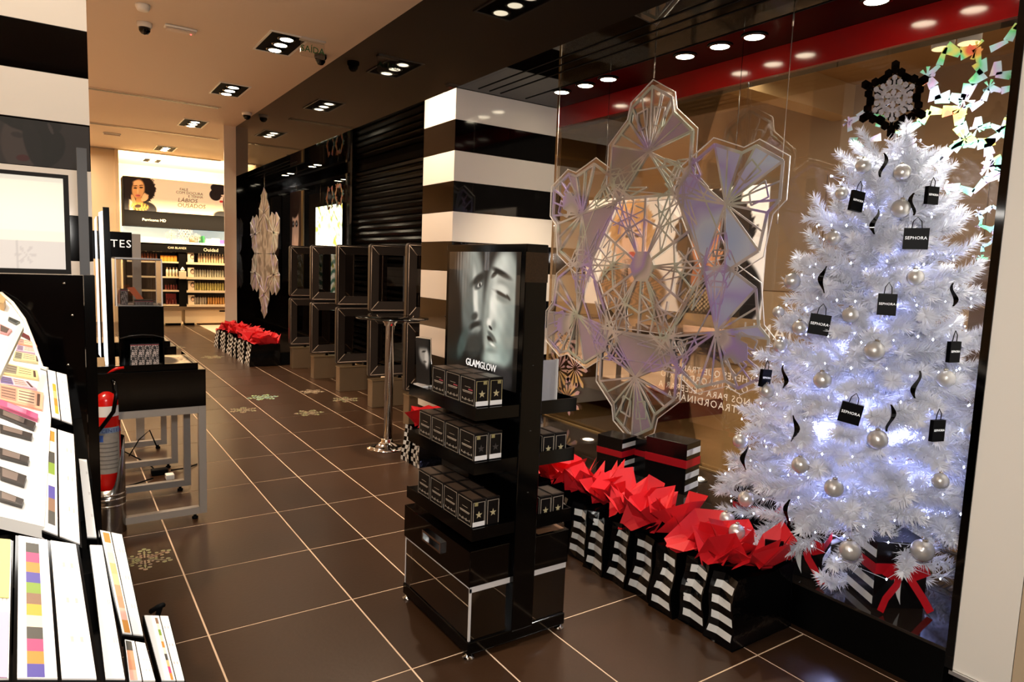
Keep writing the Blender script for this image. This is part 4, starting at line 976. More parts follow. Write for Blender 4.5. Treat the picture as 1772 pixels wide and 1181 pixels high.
for i in range(NB):
    f = (i + .5) / NB
    z = .34 + (2.16 - .34) * (1 - (1 - f) ** .70) if True else 0
    a = i * gold + rnd.uniform(-.2, .2); rr = prof(z) * rnd.uniform(.86, 1.03)
    tip = limit(Vector((TX + rr * math.cos(a), TY + rr * math.sin(a), z + rnd.uniform(-.04, .04))))
    el = np.interp(z, [.3, .8, 1.6, 2.1, 2.2], [-.28, .12, .35, .75, 1.3]) + rnd.uniform(-.25, .25)
    aa = a + rnd.uniform(-.45, .45)
    d = Vector((math.cos(aa) * math.cos(el), math.sin(aa) * math.cos(el), math.sin(el)))
    o = bpy.data.objects.new('branch', BR[i % 5]); COL.objects.link(o)
    o.matrix_world = place_brush(None, tip, d, sc=1.0 if z < 1.9 else .8, roll=rnd.uniform(0, 6.28)); put(o, tree)
    tipl.append((tip, d))
# inner needles and limbs: one dense body behind the counted branches
vs = []; fs = []
IB = brush(77, 220); bv = np.array([tuple(p) for p in IB.v]); bf = IB.f; lens = [len(f) for f in bf]
big = []; off = 0
for i in range(400):
    f = (i + .5) / 400; z = .30 + (2.12 - .30) * (1 - (1 - f) ** .62); a = i * gold * 1.01 + 1; rr = prof(z) * rnd.uniform(.45, .84)
    tip = limit(Vector((TX + rr * math.cos(a), TY + rr * math.sin(a), z + rnd.uniform(-.05, .05))))
    el = rnd.uniform(-.3, .6); aa = a + rnd.uniform(-.5, .5)
    Mx = np.array(place_brush(None, tip, (math.cos(aa) * math.cos(el), math.sin(aa) * math.cos(el), math.sin(el)), sc=1.0, roll=rnd.uniform(0, 6)))
    big.append(bv @ Mx[:3, :3].T + Mx[:3, 3]); fs += [tuple(k + off for k in f_) for f_ in bf]; off += len(bv)
V = np.concatenate(big)
me = bpy.data.meshes.new('inner_foliage'); me.from_pydata(V.tolist(), [], fs); me.materials.append(M_NEEDLE); me.update()
o = bpy.data.objects.new('inner_foliage', me); COL.objects.link(o); put(o, tree); o['kind'] = 'stuff'
lm = MB()
for tip, d in tipl[::2]:
    b0 = Vector((TX, TY, tip.z - .10 if tip.z < 1.9 else tip.z - .2)); b1 = tip - d * .22
    lm.tube([b0, b0.lerp(b1, .6) + Vector((0, 0, .02)), b1], .004, 4, caps=False)
lm.build('inner_limbs', M_STEM, tree)

# string of small blue white lights
ls = root('light_string', (TX, TY, .5), 'string of tiny blue white lights wound through the white tree', 'lights')
bm_ = MB(); wire = []
NL = 340
for i in range(NL):
    f = (i + .5) / NL; z = .30 + (2.1 - .30) * (1 - (1 - f) ** .66); a = i * .235 + rnd.uniform(-.06, .06); rr = prof(z) * rnd.uniform(.70, .96)
    p = limit(Vector((TX + rr * math.cos(a), TY + rr * math.sin(a), z + rnd.uniform(-.03, .03))))
    s_ = rnd.uniform(.0026, .0044)
    bm_.add([p + Vector(q) * s_ for q in ((1, 0, 0), (-1, 0, 0), (0, 1, 0), (0, -1, 0), (0, 0, 1.5), (0, 0, -1.5))], [(0, 2, 4), (2, 1, 4), (1, 3, 4), (3, 0, 4), (2, 0, 5), (1, 2, 5), (3, 1, 5), (0, 3, 5)])
    wire.append(p)
o = bm_.build('bulbs', M_LED, ls); o['kind'] = 'stuff'
MB().tube(wire, .0012, 3, smooth=False, caps=False).build('wire', M_STEM, ls)
BLUE = (.50, .54, 1.0)
for x, y, z, pw in ((TX - .22, TY - .05, .45, 2.6), (TX - .05, TY + .25, .45, 2.4), (TX + .1, TY - .22, .5, 2.2), (TX - .18, TY + .12, .8, 2.6), (TX - .05, TY - .2, .85, 2.4), (TX + .1, TY + .12, .95, 2.0), (TX - .14, TY, 1.2, 2.0), (TX - .06, TY - .1, 1.5, 1.3), (TX - .06, TY + .06, 1.8, .7)):
    light('tree_glow', 'POINT', (x, y, z), pw * 3.0, BLUE, .04)

# star on the top: clear snowflake edged with black ones
tp = root('tree_topper', (TX, TY, 2.14), 'clear and black acrylic snowflake star on top of the white tree', 'decoration')
cd = Vector((TX, TY, 0)).normalized(); rt = Vector((cd.y, -cd.x, 0)); up = Vector((-.05, .0, 1)).normalized(); nrm = -cd
tc_ = Vector((TX - .01, TY + .02, 2.265)) - cd * .02
def tp2(u, v, dz=0): p = tc_ + rt * u * .68 + up * v * .76 + nrm * dz; return tuple(p)
m = MB(); hx = lambda cx_, cy_, r_, dz, mb, th=.006: mb.prism([tp2(cx_ + r_ * math.cos(q * math.pi / 3 + .5), cy_ + r_ * math.sin(q * math.pi / 3 + .5), dz) for q in range(6)], tuple(nrm * th))
blk = MB()
for k in range(6):
    a = math.pi / 2 + k * math.pi / 3; c, s_ = math.cos(a), math.sin(a)
    for d, o_ in ((.165, 0), (.145, .035), (.145, -.035), (.115, .06), (.115, -.06), (.19, 0), (.10, 0)):
        hx(c * d - s_ * o_, s_ * d + c * o_, .027, -.012, blk)
    blk.prism([tp2(c * u - s_ * v, s_ * u + c * v, -.014) for u, v in ((.02, -.012), (.16, -.01), (.16, .01), (.02, .012))], tuple(nrm * .006))
    for d, o_ in ((.115, 0), (.09, .03), (.09, -.03), (.065, 0), (.055, .04), (.055, -.04), (.035, 0)):
        hx(c * d - s_ * o_, s_ * d + c * o_, .017, .004, m)
    m.prism([tp2(c * u - s_ * v, s_ * u + c * v, .003) for u, v in ((.0, -.008), (.125, -.007), (.125, .007), (.0, .008))], tuple(nrm * .006))
blk.build('black_flakes', M_BGLOSS, tp); m.build('clear_flake', mat('frosted_acrylic', S(176, 168, 172), .25, noise=(90, S(110, 102, 104))), tp)

# baubles, mini bags and black ribbons hung on the branches
def bauble():
    r = root('bauble', (0, 0, 0), 'x', 'bauble', 'silver baubles on the tree')
    MB().sphere((0, 0, 0), 1, 26).build('ball', M_BAUBLE, r)
    MB().lathe([(.26, .965), (.26, 1.13), (.2, 1.16), (.0005, 1.16)], (0, 0, 0), 14).build('cap', M_GOLDB, r)
    MB().tube([(.0, 0, 1.16), (.09, 0, 1.26), (0, 0, 1.36), (-.09, 0, 1.26), (0, 0, 1.16)], .018, 5).build('hook', M_GOLDB, r)
    return r
b0 = bauble()
BAU = [(2.822, 1.587, 1.951, 0.0315), (2.861, 1.446, 1.916, 0.0328), (2.796, 1.655, 1.839, 0.0271), (2.828, 1.42, 1.767, 0.0371), (2.737, 1.641, 1.648, 0.0318), (2.801, 1.325, 1.494, 0.0317), (2.744, 1.821, 1.459, 0.0363), (2.662, 1.493, 1.334, 0.0327), (2.643, 1.7, 1.263, 0.0322), (2.652, 1.793, 1.172, 0.0307), (2.669, 1.388, 1.201, 0.0387), (2.582, 1.541, 1.064, 0.0353), (2.588, 1.798, 0.974, 0.0331), (2.823, 1.186, 1.111, 0.0332), (2.6, 1.307, 0.87, 0.0377), (2.567, 1.899, 0.726, 0.0342), (2.877, 1.095, 0.926, 0.0285), (2.488, 1.546, 0.72, 0.0352), (2.506, 1.409, 0.662, 0.0362), (2.725, 1.127, 0.739, 0.0303), (2.472, 1.777, 0.508, 0.0353), (2.496, 1.886, 0.378, 0.034), (2.459, 1.802, 0.353, 0.0356), (2.502, 1.32, 0.442, 0.0399), (2.65, 1.13, 0.483, 0.0409), (2.745, 1.879, 1.316, 0.0265), (3.029, 1.126, 1.144, 0.0181)]
TAGS = [(2.774, 1.575, 1.797, 0.0528, 0.0817, 8), (2.829, 1.351, 1.644, 0.0868, 0.0823, 0), (2.713, 1.379, 1.384, 0.0659, 0.0841, 0), (2.628, 1.603, 1.287, 0.0792, 0.084, 6), (2.571, 1.406, 0.96, 0.077, 0.0792, 10), (2.739, 1.162, 0.928, 0.0435, 0.0805, 0), (2.86, 1.186, 1.216, 0.0445, 0.08, 0), (2.609, 1.826, 1.03, 0.0411, 0.0771, 6), (2.915, 1.349, 1.818, 0.0323, 0.0693, 0)]
RIB = [(2.835, 1.511, 1.943, 0.095), (2.772, 1.489, 1.71, 0.099), (2.683, 1.638, 1.471, 0.112), (2.858, 1.391, 1.782, 0.088), (2.59, 1.72, 1.055, 0.099), (2.515, 1.603, 0.861, 0.11), (2.644, 1.289, 0.957, 0.106), (2.733, 1.249, 1.088, 0.107), (2.527, 1.84, 0.676, 0.108), (2.452, 1.562, 0.527, 0.118), (2.91, 1.228, 1.432, 0.09)]
BLAB = ('upper left just under the star', 'upper right just under the star', 'left edge near the top mini bag', 'above the second mini bag', 'half hidden on the left slope above the middle', 'right edge above the middle', 'far left edge level with the poster foot', 'between the two middle mini bags', 'left of the second mini bag from the left', 'left edge beside the big glass letters', 'exactly at the middle of the tree', 'below the middle on the left half', 'left edge under the blue-black bag', 'right edge under the turned mini bag', 'right of the tilted mini bag', 'left edge above the gift boxes', 'farthest right beside the column edge', 'low left half under the tilted mini bag', 'low centre beneath the middle column of baubles', 'low right half sunk in the needles', 'lowest left cluster, upper of three', 'lowest left cluster, outermost one', 'lowest left cluster, beside the red tissue', 'big one hanging below the lowest front branch', 'big one hanging low at the right above the bow box', 'small one between branches on the left slope', 'small one peeping out at the right edge')
for i, (x, y, z, r_) in enumerate(BAU):
    o = b0 if i == 0 else clone(b0)
    o.location = (x, y, z); o.scale = (r_,) * 3; o.rotation_euler = (rnd.uniform(-.15, .15), rnd.uniform(-.15, .15), rnd.uniform(0, 6)); o['label'] = 'silver bauble on white tree, ' + BLAB[i]
M_TAG = mat('mini_bag_black', S(4, 4, 6), .4, spec=.06)
def mini_bag(x, y, z, w, h, tilt, lab, handle=True, turn=0.0, rise=.5):
    r = root('mini_bag', (x, y, z), lab, 'ornament', 'mini shop bags on the tree')
    c = Vector((x, y, 0)).normalized(); a = R(tilt); cr = Vector((c.y, -c.x, 0)); ct, sn = math.cos(turn), math.sin(turn)
    cr2 = cr * ct + c * sn
    rt = (cr2 * math.cos(a) - Vector((0, 0, 1)) * math.sin(a)); up = (Vector((0, 0, 1)) * math.cos(a) + cr2 * math.sin(a)); n = rt.cross(up)
    P = Vector((x, y, z))
    f = lambda u, v, d: tuple(P + rt * u + up * v + n * d)
    MB().hexa([f(-w / 2, -h / 2, .008), f(w / 2, -h / 2, .008), f(w / 2, h / 2, .008), f(-w / 2, h / 2, .008)], [f(-w / 2, -h / 2, -.008), f(w / 2, -h / 2, -.008), f(w / 2, h / 2, -.008), f(-w / 2, h / 2, -.008)]).build('bag', M_TAG, r)
    if handle:
        MB().tube([f(-w * .2, h / 2, 0), f(-w * .17, h / 2 + h * .3, .002), f(0, h / 2 + h * .52, 0), f(w * .17, h / 2 + h * .3, .002), f(w * .2, h / 2, 0)], .0018, 5).build('handle', M_BMATT, r)
    text('SEPHORA', f(0, .002, .0088), rt, up, w * .195, mat('white_print', (.95, .95, .95), .4), r, ext=.0003, space=1.05)
TL = ('uppermost on the left, facing the aisle', 'upper right under a bauble', 'middle right with clear lettering', 'middle left partly behind needles', 'tilted one below the middle', 'narrow one low at the right', 'turned one at the right edge', 'blue-black one at the left edge', 'tiny one behind the upper right branches')
for i, (x, y, z, w, h, a) in enumerate(TAGS):
    c = Vector((x, y, 0)).normalized() * -.03
    mini_bag(x + c.x, y + c.y, z, max(w, .06), h, a, 'black mini shop bag on the tree, ' + TL[i], True, {0: .75, 5: .9, 6: 1.0, 7: .9, 8: .9}.get(i, 0))
mini_bag(2.50, 1.64, .325, .075, .075, -3, 'black lettered mini bag standing behind the red tissue of the nearest bag', False)
mini_bag(2.585, 1.585, .372, .075, .085, 20, 'black lettered mini bag leaning on the bowed gift box', False)
RL = ('highest under the star', 'upper middle', 'left of the middle row', 'short one by the second mini bag', 'left under the middle baubles', 'low left of the tilted bag', 'right of the tilted bag', 'right half below the middle', 'left edge near the gift boxes', 'lowest beside the front bauble cluster', 'right edge above the turned bag')
for i, (x, y, z, h) in enumerate(RIB):
    c = Vector((x, y, 0)).normalized(); cr = Vector((c.y, -c.x, 0)); m = MB(); vs = []
    for k in range(11):
        t = k / 10; w = .011 * math.sin(math.pi * min(max(t, .06), .94)) ** .7; an = math.sin(t * 3 + i) * .9
        p = Vector((x, y, z)) - c * .03 + Vector((0, 0, (.5 - t) * h)) + cr * (.010 * math.sin(t * 5.5 + i))
        dd = cr * math.cos(an) + c * math.sin(an)
        vs += [tuple(p + dd * w), tuple(p - dd * w)]
    m.add(vs, [(2 * k, 2 * k + 1, 2 * k + 3, 2 * k + 2) for k in range(10)], 0, True)
    m.build('ribbon', M_BSATIN, label='black satin ribbon twisting down the white tree, ' + RL[i], cat='ribbon', group='black ribbons on the tree')

# ---------------------------------------------------------------- left display tables
M_TABLE = mat('table_fascia_black', S(3, 3, 3), .10, spec=.3)
def display_table(y0, y1, lab):
    r = root('display_table', (.1, (y0 + y1) / 2, 0), lab, 'table')
    x0, x1 = -.5, .68
    for y in (y0, y1 - .04):
        m = MB()
        m.box(x1 - .038, x1, y, y + .04, .03, .645).box(x0, x0 + .038, y, y + .04, .03, .645)
        m.box(x0 + .0385, x1 - .0385, y, y + .04, .03, .068).box(x0 + .0385, x1 - .0385, y, y + .04, .605, .645)
        fr = m.build('leg_frame', M_GREY, r)
        for x in (x0 + .06, x1 - .06): MB().lathe([(.016, 0), (.016, .012), (.008, .014), (.008, .0295)], (x, y + .02, 0), 10).build('foot', M_BMATT, fr)
    MB().box(x0, x0 + .038, y0 + .0405, y1 - .0405, .605, .645).box(x1 - .038, x1, y0 + .0405, y1 - .0405, .605, .645).build('side_rail', M_GREY, r)
    MB().box(x0, x1, y0 - .002, y1, .646, .85).build('box_top', M_TABLE, r, bevel=.002)
    return r
display_table(4.0, 4.58, 'near black topped display table on grey square legs beside the extinguisher')
display_table(5.08, 5.68, 'far black topped display table on grey square legs behind the near one')
for y0, y1, z, lab in ((4.02, 4.56, .8503, 'black tray with white tip on the near display table'), (5.1, 5.66, .8503, 'black tray on the far display table')):
    r = root('tray', (.3, (y0 + y1) / 2, z), lab, 'tray')
    MB().box(-.2, .645, y0, y1, z, z + .012).build('tray_floor', M_BSATIN, r)
    MB().box(-.2, .645, y0, y0 + .008, z + .0122, z + .035).box(.637, .645, y0 + .0082, y1, z + .0122, z + .035).build('tray_rim', M_BSATIN, r)
def sheet_art(im, x, y):
    mixc(im, np.ones_like(x), (226, 206, 170))
    mixc(im, ((np.sin(x * 60 + 3 * np.sin(y * 23)) > .55) & (np.sin(y * 30 + 2 * np.sin(x * 17)) > -.1) & (x > .35) & (x < 1.3) & (y > .2) & (y < .8)).astype(float), (84, 60, 40))
    mixc(im, ell(x, y, .16, .5, .16, .4, 0, .2), (30, 20, 16))
for y, lab in ((4.30, 'cream printed leaflet lying on the near table tray'), (5.35, 'cream printed leaflet lying on the far table tray')):
    r = root('leaflet', (.56, y, .8626), lab, 'leaflet')
    MB().box(.46, .632, y - .17, y + .2, .8626, .8646).build('card', M_WHITE, r)
    art('print', (.462, y - .168, .8649), (1, 0, 0), (0, 1, 0), .168, .366, 20, 40, sheet_art, M_POSTM, r)
# riser with patterned boxes and acrylic cube
r = root('display_riser', (.385, 4.2, .8626), 'black display riser with arched shelf on the near table', 'display')
MB().box(.275, .49, 4.10, 4.36, 1.02, 1.19).build('upper_box', M_BSATIN, r, bevel=.003)
MB().box(.275, .49, 4.335, 4.36, .8628, 1.0195).box(.275, .283, 4.10, 4.3345, .8628, 1.0195).box(.482, .49, 4.10, 4.3345, .8628, 1.0195).build('niche', M_BSATIN, r)
MB().tube([(.28, 4.097, 1.02), (.33, 4.094, 1.034), (.385, 4.093, 1.038), (.44, 4.094, 1.034), (.485, 4.097, 1.02)], .004, 6).build('arched_trim', mat('riser_trim', S(40, 38, 38), .15), r)
def pattern(im, x, y):
    mixc(im, np.ones_like(x), (30, 26, 26))
    mixc(im, ((np.sin(x * 42 + 2 * np.sin(y * 25)) * np.sin(y * 38 + 1.5 * np.sin(x * 31))) > .12).astype(float), (190, 176, 172))
def pat_box(x, y, z, w, d, h, lab, grp=None, side=True):
    r = root('patterned_box', (x, y, z), lab, 'box', grp)
    MB().box(x - w / 2, x + w / 2, y - d / 2, y + d / 2, z, z + h).build('carton', M_BOX, r)
    art('front_print', (x - w / 2 + .001, y - d / 2 - .0006, z + .001), (1, 0, 0), (0, 0, 1), w - .002, h - .012, 22, int(22 * h / w), pattern, M_POSTM, r)
    MB().box(x - w / 2, x + w / 2, y - d / 2 - .001, y - d / 2 - .0002, z + h - .010, z + h - .006).build('red_edge', M_PINKL, r)
for i in range(4):
    pat_box(.345 + i * .0345, 4.16, .8628, .0335, .08, .125, 'black and white patterned carton in the riser niche, %s from left' % ('first', 'second', 'third', 'last')[i], 'patterned cartons in the riser niche')
r = root('acrylic_case', (.38, 4.22, 1.1905), 'clear acrylic case on the black riser holding an orange card', 'case')
cz0, cz1 = 1.1905, 1.44
MB().box(.266, .270, 4.11, 4.35, cz0, cz1).box(.482, .486, 4.11, 4.35, cz0, cz1).box(.2702, .4818, 4.11, 4.114, cz0, cz1).box(.2702, .4818, 4.346, 4.35, cz0, cz1).box(.266, .486, 4.11, 4.35, cz1 + .0003, cz1 + .006).build('acrylic_walls', M_ACRY, r)
e = MB()
for x in (.268, .484):
    for y in (4.112, 4.348): e.box(x - .0034, x + .0034, y - .0034, y + .0034, cz0, cz1)
for x in (.268, .484): e.box(x - .002, x + .002, 4.112, 4.348, cz1 - .001, cz1 + .0065)
for y in (4.112, 4.348): e.box(.2702, .4818, y - .002, y + .002, cz1 - .001, cz1 + .0065)
e.build('acrylic_edge', M_ACRYE, r)
MB().box(.275, .478, 4.12, 4.34, 1.1908, 1.1942).build('white_base', mat('case_base_lit', S(236, 232, 228), .4), r)
pat_box(.31, 4.19, 1.1945, .034, .034, .085, 'tall patterned carton standing inside the acrylic case')
pat_box(.40, 4.17, 1.1945, .09, .05, .028, 'flat patterned carton lying inside the acrylic case')
MB().hexa([(.325, 4.185, 1.285), (.358, 4.185, 1.29), (.402, 4.18, 1.226), (.368, 4.18, 1.2235)], [(.325, 4.19, 1.285), (.358, 4.19, 1.29), (.402, 4.185, 1.226), (.368, 4.185, 1.2235)]).build('orange_card', mat('orange_card', S(250, 116, 48), .5), label='bright orange card leaning across the acrylic case', cat='card')
MB().lathe([(.014, 0), (.014, .05), (.010, .06), (.010, .075), (.0005, .077)], (.298, 4.27, 1.1945), 14).build('peach_bottle', mat('peach', S(226, 166, 140), .4), label='small peach bottle behind the carton in the acrylic case', cat='bottle')
# shop sign TES on a grey post
r = root('hanging_sign', (.38, 6.0, 1.3), 'black shop sign with white letters TES behind the acrylic case', 'sign')
MB().box(.18, .505, 6.0, 6.03, 1.42, 1.63).build('board', M_BSATIN, r)
text('TES', (.432, 5.9985, 1.538), (1, 0, 0), (0, 0, 1), .082, mat('white_print', (.95, .95, .95), .4), r, space=1.15, ext=.001)
MB().box(.506, .565, 6.0, 6.03, .0, 1.62).build('grey_panel', M_GREY, r)
# cables and adapter under the tables
r = root('cable_bundle', (.56, 4.95, 0), 'tangle of black cables and adapters on the floor under the tables', 'cables')
MB().box(.50, .60, 4.93, 4.99, .001, .04).build('power_block', M_BMATT, r, bevel=.006)
MB().box(.57, .62, 4.80, 4.86, .001, .035).build('white_plug', M_WHITE, r, bevel=.005)
for k, pts in enumerate((((.2, 5.3, .02), (.36, 5.36, .09), (.46, 5.3, .03), (.52, 5.1, .02), (.53, 4.98, .02)), ((.40, 5.3, .06), (.48, 5.5, .12), (.56, 5.6, .16), (.60, 5.5, .04)), ((.62, 4.96, .02), (.72, 5.0, .01), (.80, 5.08, .006)), ((.25, 4.9, .05), (.30, 4.75, .01), (.38, 4.78, .008), (.50, 4.86, .01)))):
    MB().tube(pts, .005, 6).build('cable', M_BMATT, r)

# ---------------------------------------------------------------- fire extinguisher in its steel stand
ex, ey = .205, 4.03
r = root('fire_extinguisher', (ex, ey, .20), 'red fire extinguisher standing in a polished steel floor stand', 'extinguisher')
MB().lathe([(.0005, .205), (.052, .205), (.062, .215), (.062, .71), (.056, .735), (.035, .757), (.024, .764), (.024, .78)], (ex, ey, 0), 32).build('cylinder', M_EXT, r)
v = MB().lathe([(.017, .7805), (.017, .835), (.012, .84)], (ex, ey, 0), 14).box(ex - .012, ex + .03, ey - .014, ey + .014, .812, .845).build('valve', M_CHROME, r)
g_ = MB().lathe([(.018, 0), (.018, .012), (.0005, .013)], (0, 0, 0), 16).build('gauge', M_WHITE, v); g_.matrix_world = Matrix.Translation((ex - .005, ey - .016, .795)) @ Matrix.Rotation(R(90), 4, 'X')
for pts in (((ex + .0, ey, .846), (ex + .05, ey - .005, .872), (ex + .085, ey - .01, .876)), ((ex + .02, ey, .83), (ex + .075, ey - .005, .824), (ex + .11, ey - .01, .808))):
    MB().tube(pts, [.009, .010, .007], 8).build('handle_lever', M_EXT, r)
MB().tube([(ex + .028, ey - .02, .82), (ex + .038, ey - .055, .80), (ex + .042, ey - .07, .74), (ex + .028, ey - .076, .66), (ex - .02, ey - .075, .59), (ex - .05, ey - .07, .55)], .0105, 10).build('hose', M_BSATIN, r)
def curved(name, z0, z1, a0, a1, m, rad=.0628):
    mb = MB(); n = 12; vs = []
    for k in range(n + 1):
        a = R(a0 + (a1 - a0) * k / n); vs += [(ex + rad * math.cos(a), ey + rad * math.sin(a), z0), (ex + rad * math.cos(a), ey + rad * math.sin(a), z1)]
    mb.add(vs, [(2 * k, 2 * k + 2, 2 * k + 3, 2 * k + 1) for k in range(n)], 0, True); return mb.build(name, m, r)
curved('white_band', .63, .685, -130, -15, M_LABEL)
lb = curved('instruction_label', .33, .575, -140, -30, mat('ext_label', S(150, 146, 140), .5, noise=(60, S(120, 116, 112))))
curved('label_header', .545, .572, -139, -31, mat('ext_label_blue', S(120, 140, 170), .5), .0632)
for k in range(7): curved('label_text', .355 + k * .022, .361 + k * .022, -132, -44, mat('ext_text', S(96, 92, 90), .6), .0633)
curved('label_pictogram', .50, .535, -128, -108, mat('ext_blue', S(40, 80, 160), .5), .0634)
curved('side_seal', .44, .60, -26, -10, mat('seal_red', S(200, 50, 46), .5), .0631)
text('CENTER', (ex + .018, ey - .0632, .558), (math.cos(R(16)), math.sin(R(16)), 0), (0, 0, 1), .026, mat('blue_print', S(30, 50, 110), .5), lb, ext=.0003)
r = root('extinguisher_stand', (ex, ey, 0), 'polished steel cylinder floor stand holding the red extinguisher', 'stand')
m = MB(); n = 40; vs = []
for k in range(n):
    a = 2 * math.pi * k / n; top = .245 + .265 * sstep(-.25, .9, np.array(math.cos(a - R(20))))
    for rr_, zz in ((.080, .0), (.080, .17), (.080, float(top)), (.077, float(top)), (.077, .2)): vs.append((ex + rr_ * math.cos(a), ey + rr_ * math.sin(a), zz))
m.add(vs, [(k * 5 + j, ((k + 1) % n) * 5 + j, ((k + 1) % n) * 5 + j + 1, k * 5 + j + 1) for k in range(n) for j in range(4)], 0, True)
m.build('sleeve', M_STEEL, r)
MB().lathe([(.0005, .198), (.0765, .198), (.0765, .203), (.0005, .203)], (ex, ey, 0), 32).build('support_plate', M_STEEL, r)
for z in (.15, .185, .21): MB().lathe([(.0802, z), (.0835, z + .004), (.0835, z + .008), (.0802, z + .012)], (ex, ey, 0), 40).build('hoop', M_CHROME, r)

# ---------------------------------------------------------------- lit panel stand behind the column (its narrow edge shows)
r = root('lit_mirror', (.22, 4.26, 0), 'tall black framed lit mirror panel seen edge-on beside the acrylic case', 'mirror')
MB().hexa([(.235, 4.25, .64), (.268, 4.25, .63), (.255, 4.25, 1.71), (.225, 4.25, 1.71)], [(.235, 4.27, .64), (.268, 4.27, .63), (.255, 4.27, 1.71), (.225, 4.27, 1.71)]).build('frame_edge', M_BSATIN, r)
lt = MB()
lt.hexa([(.214, 4.252, .92), (.234, 4.252, .70), (.2245, 4.252, 1.69), (.206, 4.252, 1.68)], [(.214, 4.262, .92), (.234, 4.262, .70), (.2245, 4.262, 1.69), (.206, 4.262, 1.68)])
lt.build('lit_strip', mat('panel_light', (1, 1, 1), .4, emit=(.92, .96, 1), estr=.9), r)
MB().hexa([(.189, 4.254, .92), (.200, 4.254, .90), (.195, 4.254, 1.66), (.186, 4.254, 1.64)], [(.189, 4.262, .92), (.200, 4.262, .90), (.195, 4.262, 1.66), (.186, 4.262, 1.64)]).build('lit_strip', mat('panel_light', (1, 1, 1), .4), r)
MB().box(.2005, .206, 4.256, 4.262, .92, 1.66).build('mullion', M_BSATIN, r)
MB().box(.19, .25, 4.257, 4.267, .0, .64).build('foot_panel', M_BSATIN, r)

# ---------------------------------------------------------------- make-up gondola, near left
GY = 2.90
r = root('makeup_gondola', (-.5, GY, 0), 'black make-up gondola with lit header box at the left edge', 'gondola')
gp = MB().box(-1.5, .087, GY, GY + .04, .0, 1.384).build('back_panel', M_BGLOSS, r)
for x, z in ((.03, 1.355), (.034, 1.06), (.052, 1.24)):
    s_ = MB().lathe([(.006, 0), (.005, .003), (.0005, .004)], (0, 0, 0), 10).build('screw', M_CHROME, gp); s_.matrix_world = Matrix.Translation((x, GY - .0005, z)) @ Matrix.Rotation(R(90), 4, 'X')
MB().box(.078, .108, GY - .03, GY - .001, 1.387, 1.832).build('mirror_post', mat('post_metal', S(70, 70, 72), .5, spec=.3), r)
MB().box(.088, .122, GY - .031, GY + .05, .0, 1.386).build('side_post', M_BSATIN, r)
hb = MB().box(-1.5, .052, GY - .012, GY + .04, 1.388, 1.404).box(-1.5, .052, GY - .012, GY + .04, 1.722, 1.735).box(.036, .052, GY - .012, GY + .04, 1.4045, 1.7215).build('header_frame', mat('header_frame', S(18, 15, 12), .5, spec=.1), r)
def header(im, x, y):
    t = sstep(.30, .46, y); mixc(im, np.ones_like(x), (222, 214, 206)); mixc(im, sstep(.30, .305, y), (252, 248, 226)); mixc(im, sstep(.41, .415, y), (255, 252, 236)); mixc(im, sstep(.55, 1.0, y) * .6, (250, 236, 212))
    cx, cy = x.max() - .36, .15
    d = np.hypot(x - cx, y - cy); a = np.arctan2(y - cy, x - cx)
    mixc(im, ((d < .10) & (np.cos(6 * a) > .2 + d * 3)).astype(float) * .5, (190, 180, 176))
    mixc(im, (np.abs(x - (x.max() - .44)) < .004).astype(float) * (y < .30), (200, 192, 186))
    im *= .70
art('header_light', (-1.5, GY - .006, 1.4045), (1, 0, 0), (0, 0, 1), 1.536, .317, 300, 64, header, printed('header_print', emit=.95, rough=.5), r)
# sloping display board with its curved white cheek
bd = [(-.217, 2.88, 1.325), (-.153, 2.861, 1.314), (-.12, 2.796, 1.285), (-.087, 2.695, 1.239), (-.063, 2.563, 1.18), (-.041, 2.424, 1.117), (-.027, 2.414, 1.113), (-.018, 2.197, 1.015), (-.035, 1.816, 0.844), (-.16, 1.892, 0.878)]
MB().prism(bd, (0, 0, -.03)).build('display_board', M_WHITE, r)
ck = MB(); cv = [bd[i] for i in range(1, 7)]
ck.tube([(p[0] + .003, p[1], p[2] + .006) for p in cv], .0055, 6); ck.build('curved_cheek', M_WHITE, r)
MB().box(-1.2, .06, 1.75, GY - .002, .05, .74).build('base_cabinet', M_BMATT, r)
MB().box(-1.2, .07, 2.1, GY - .002, .745, .86).build('drawer_cabinet', M_BMATT, r)
MB().box(-1.2, .09, 1.30, 1.745, .05, .60).build('front_plinth', M_BMATT, r)
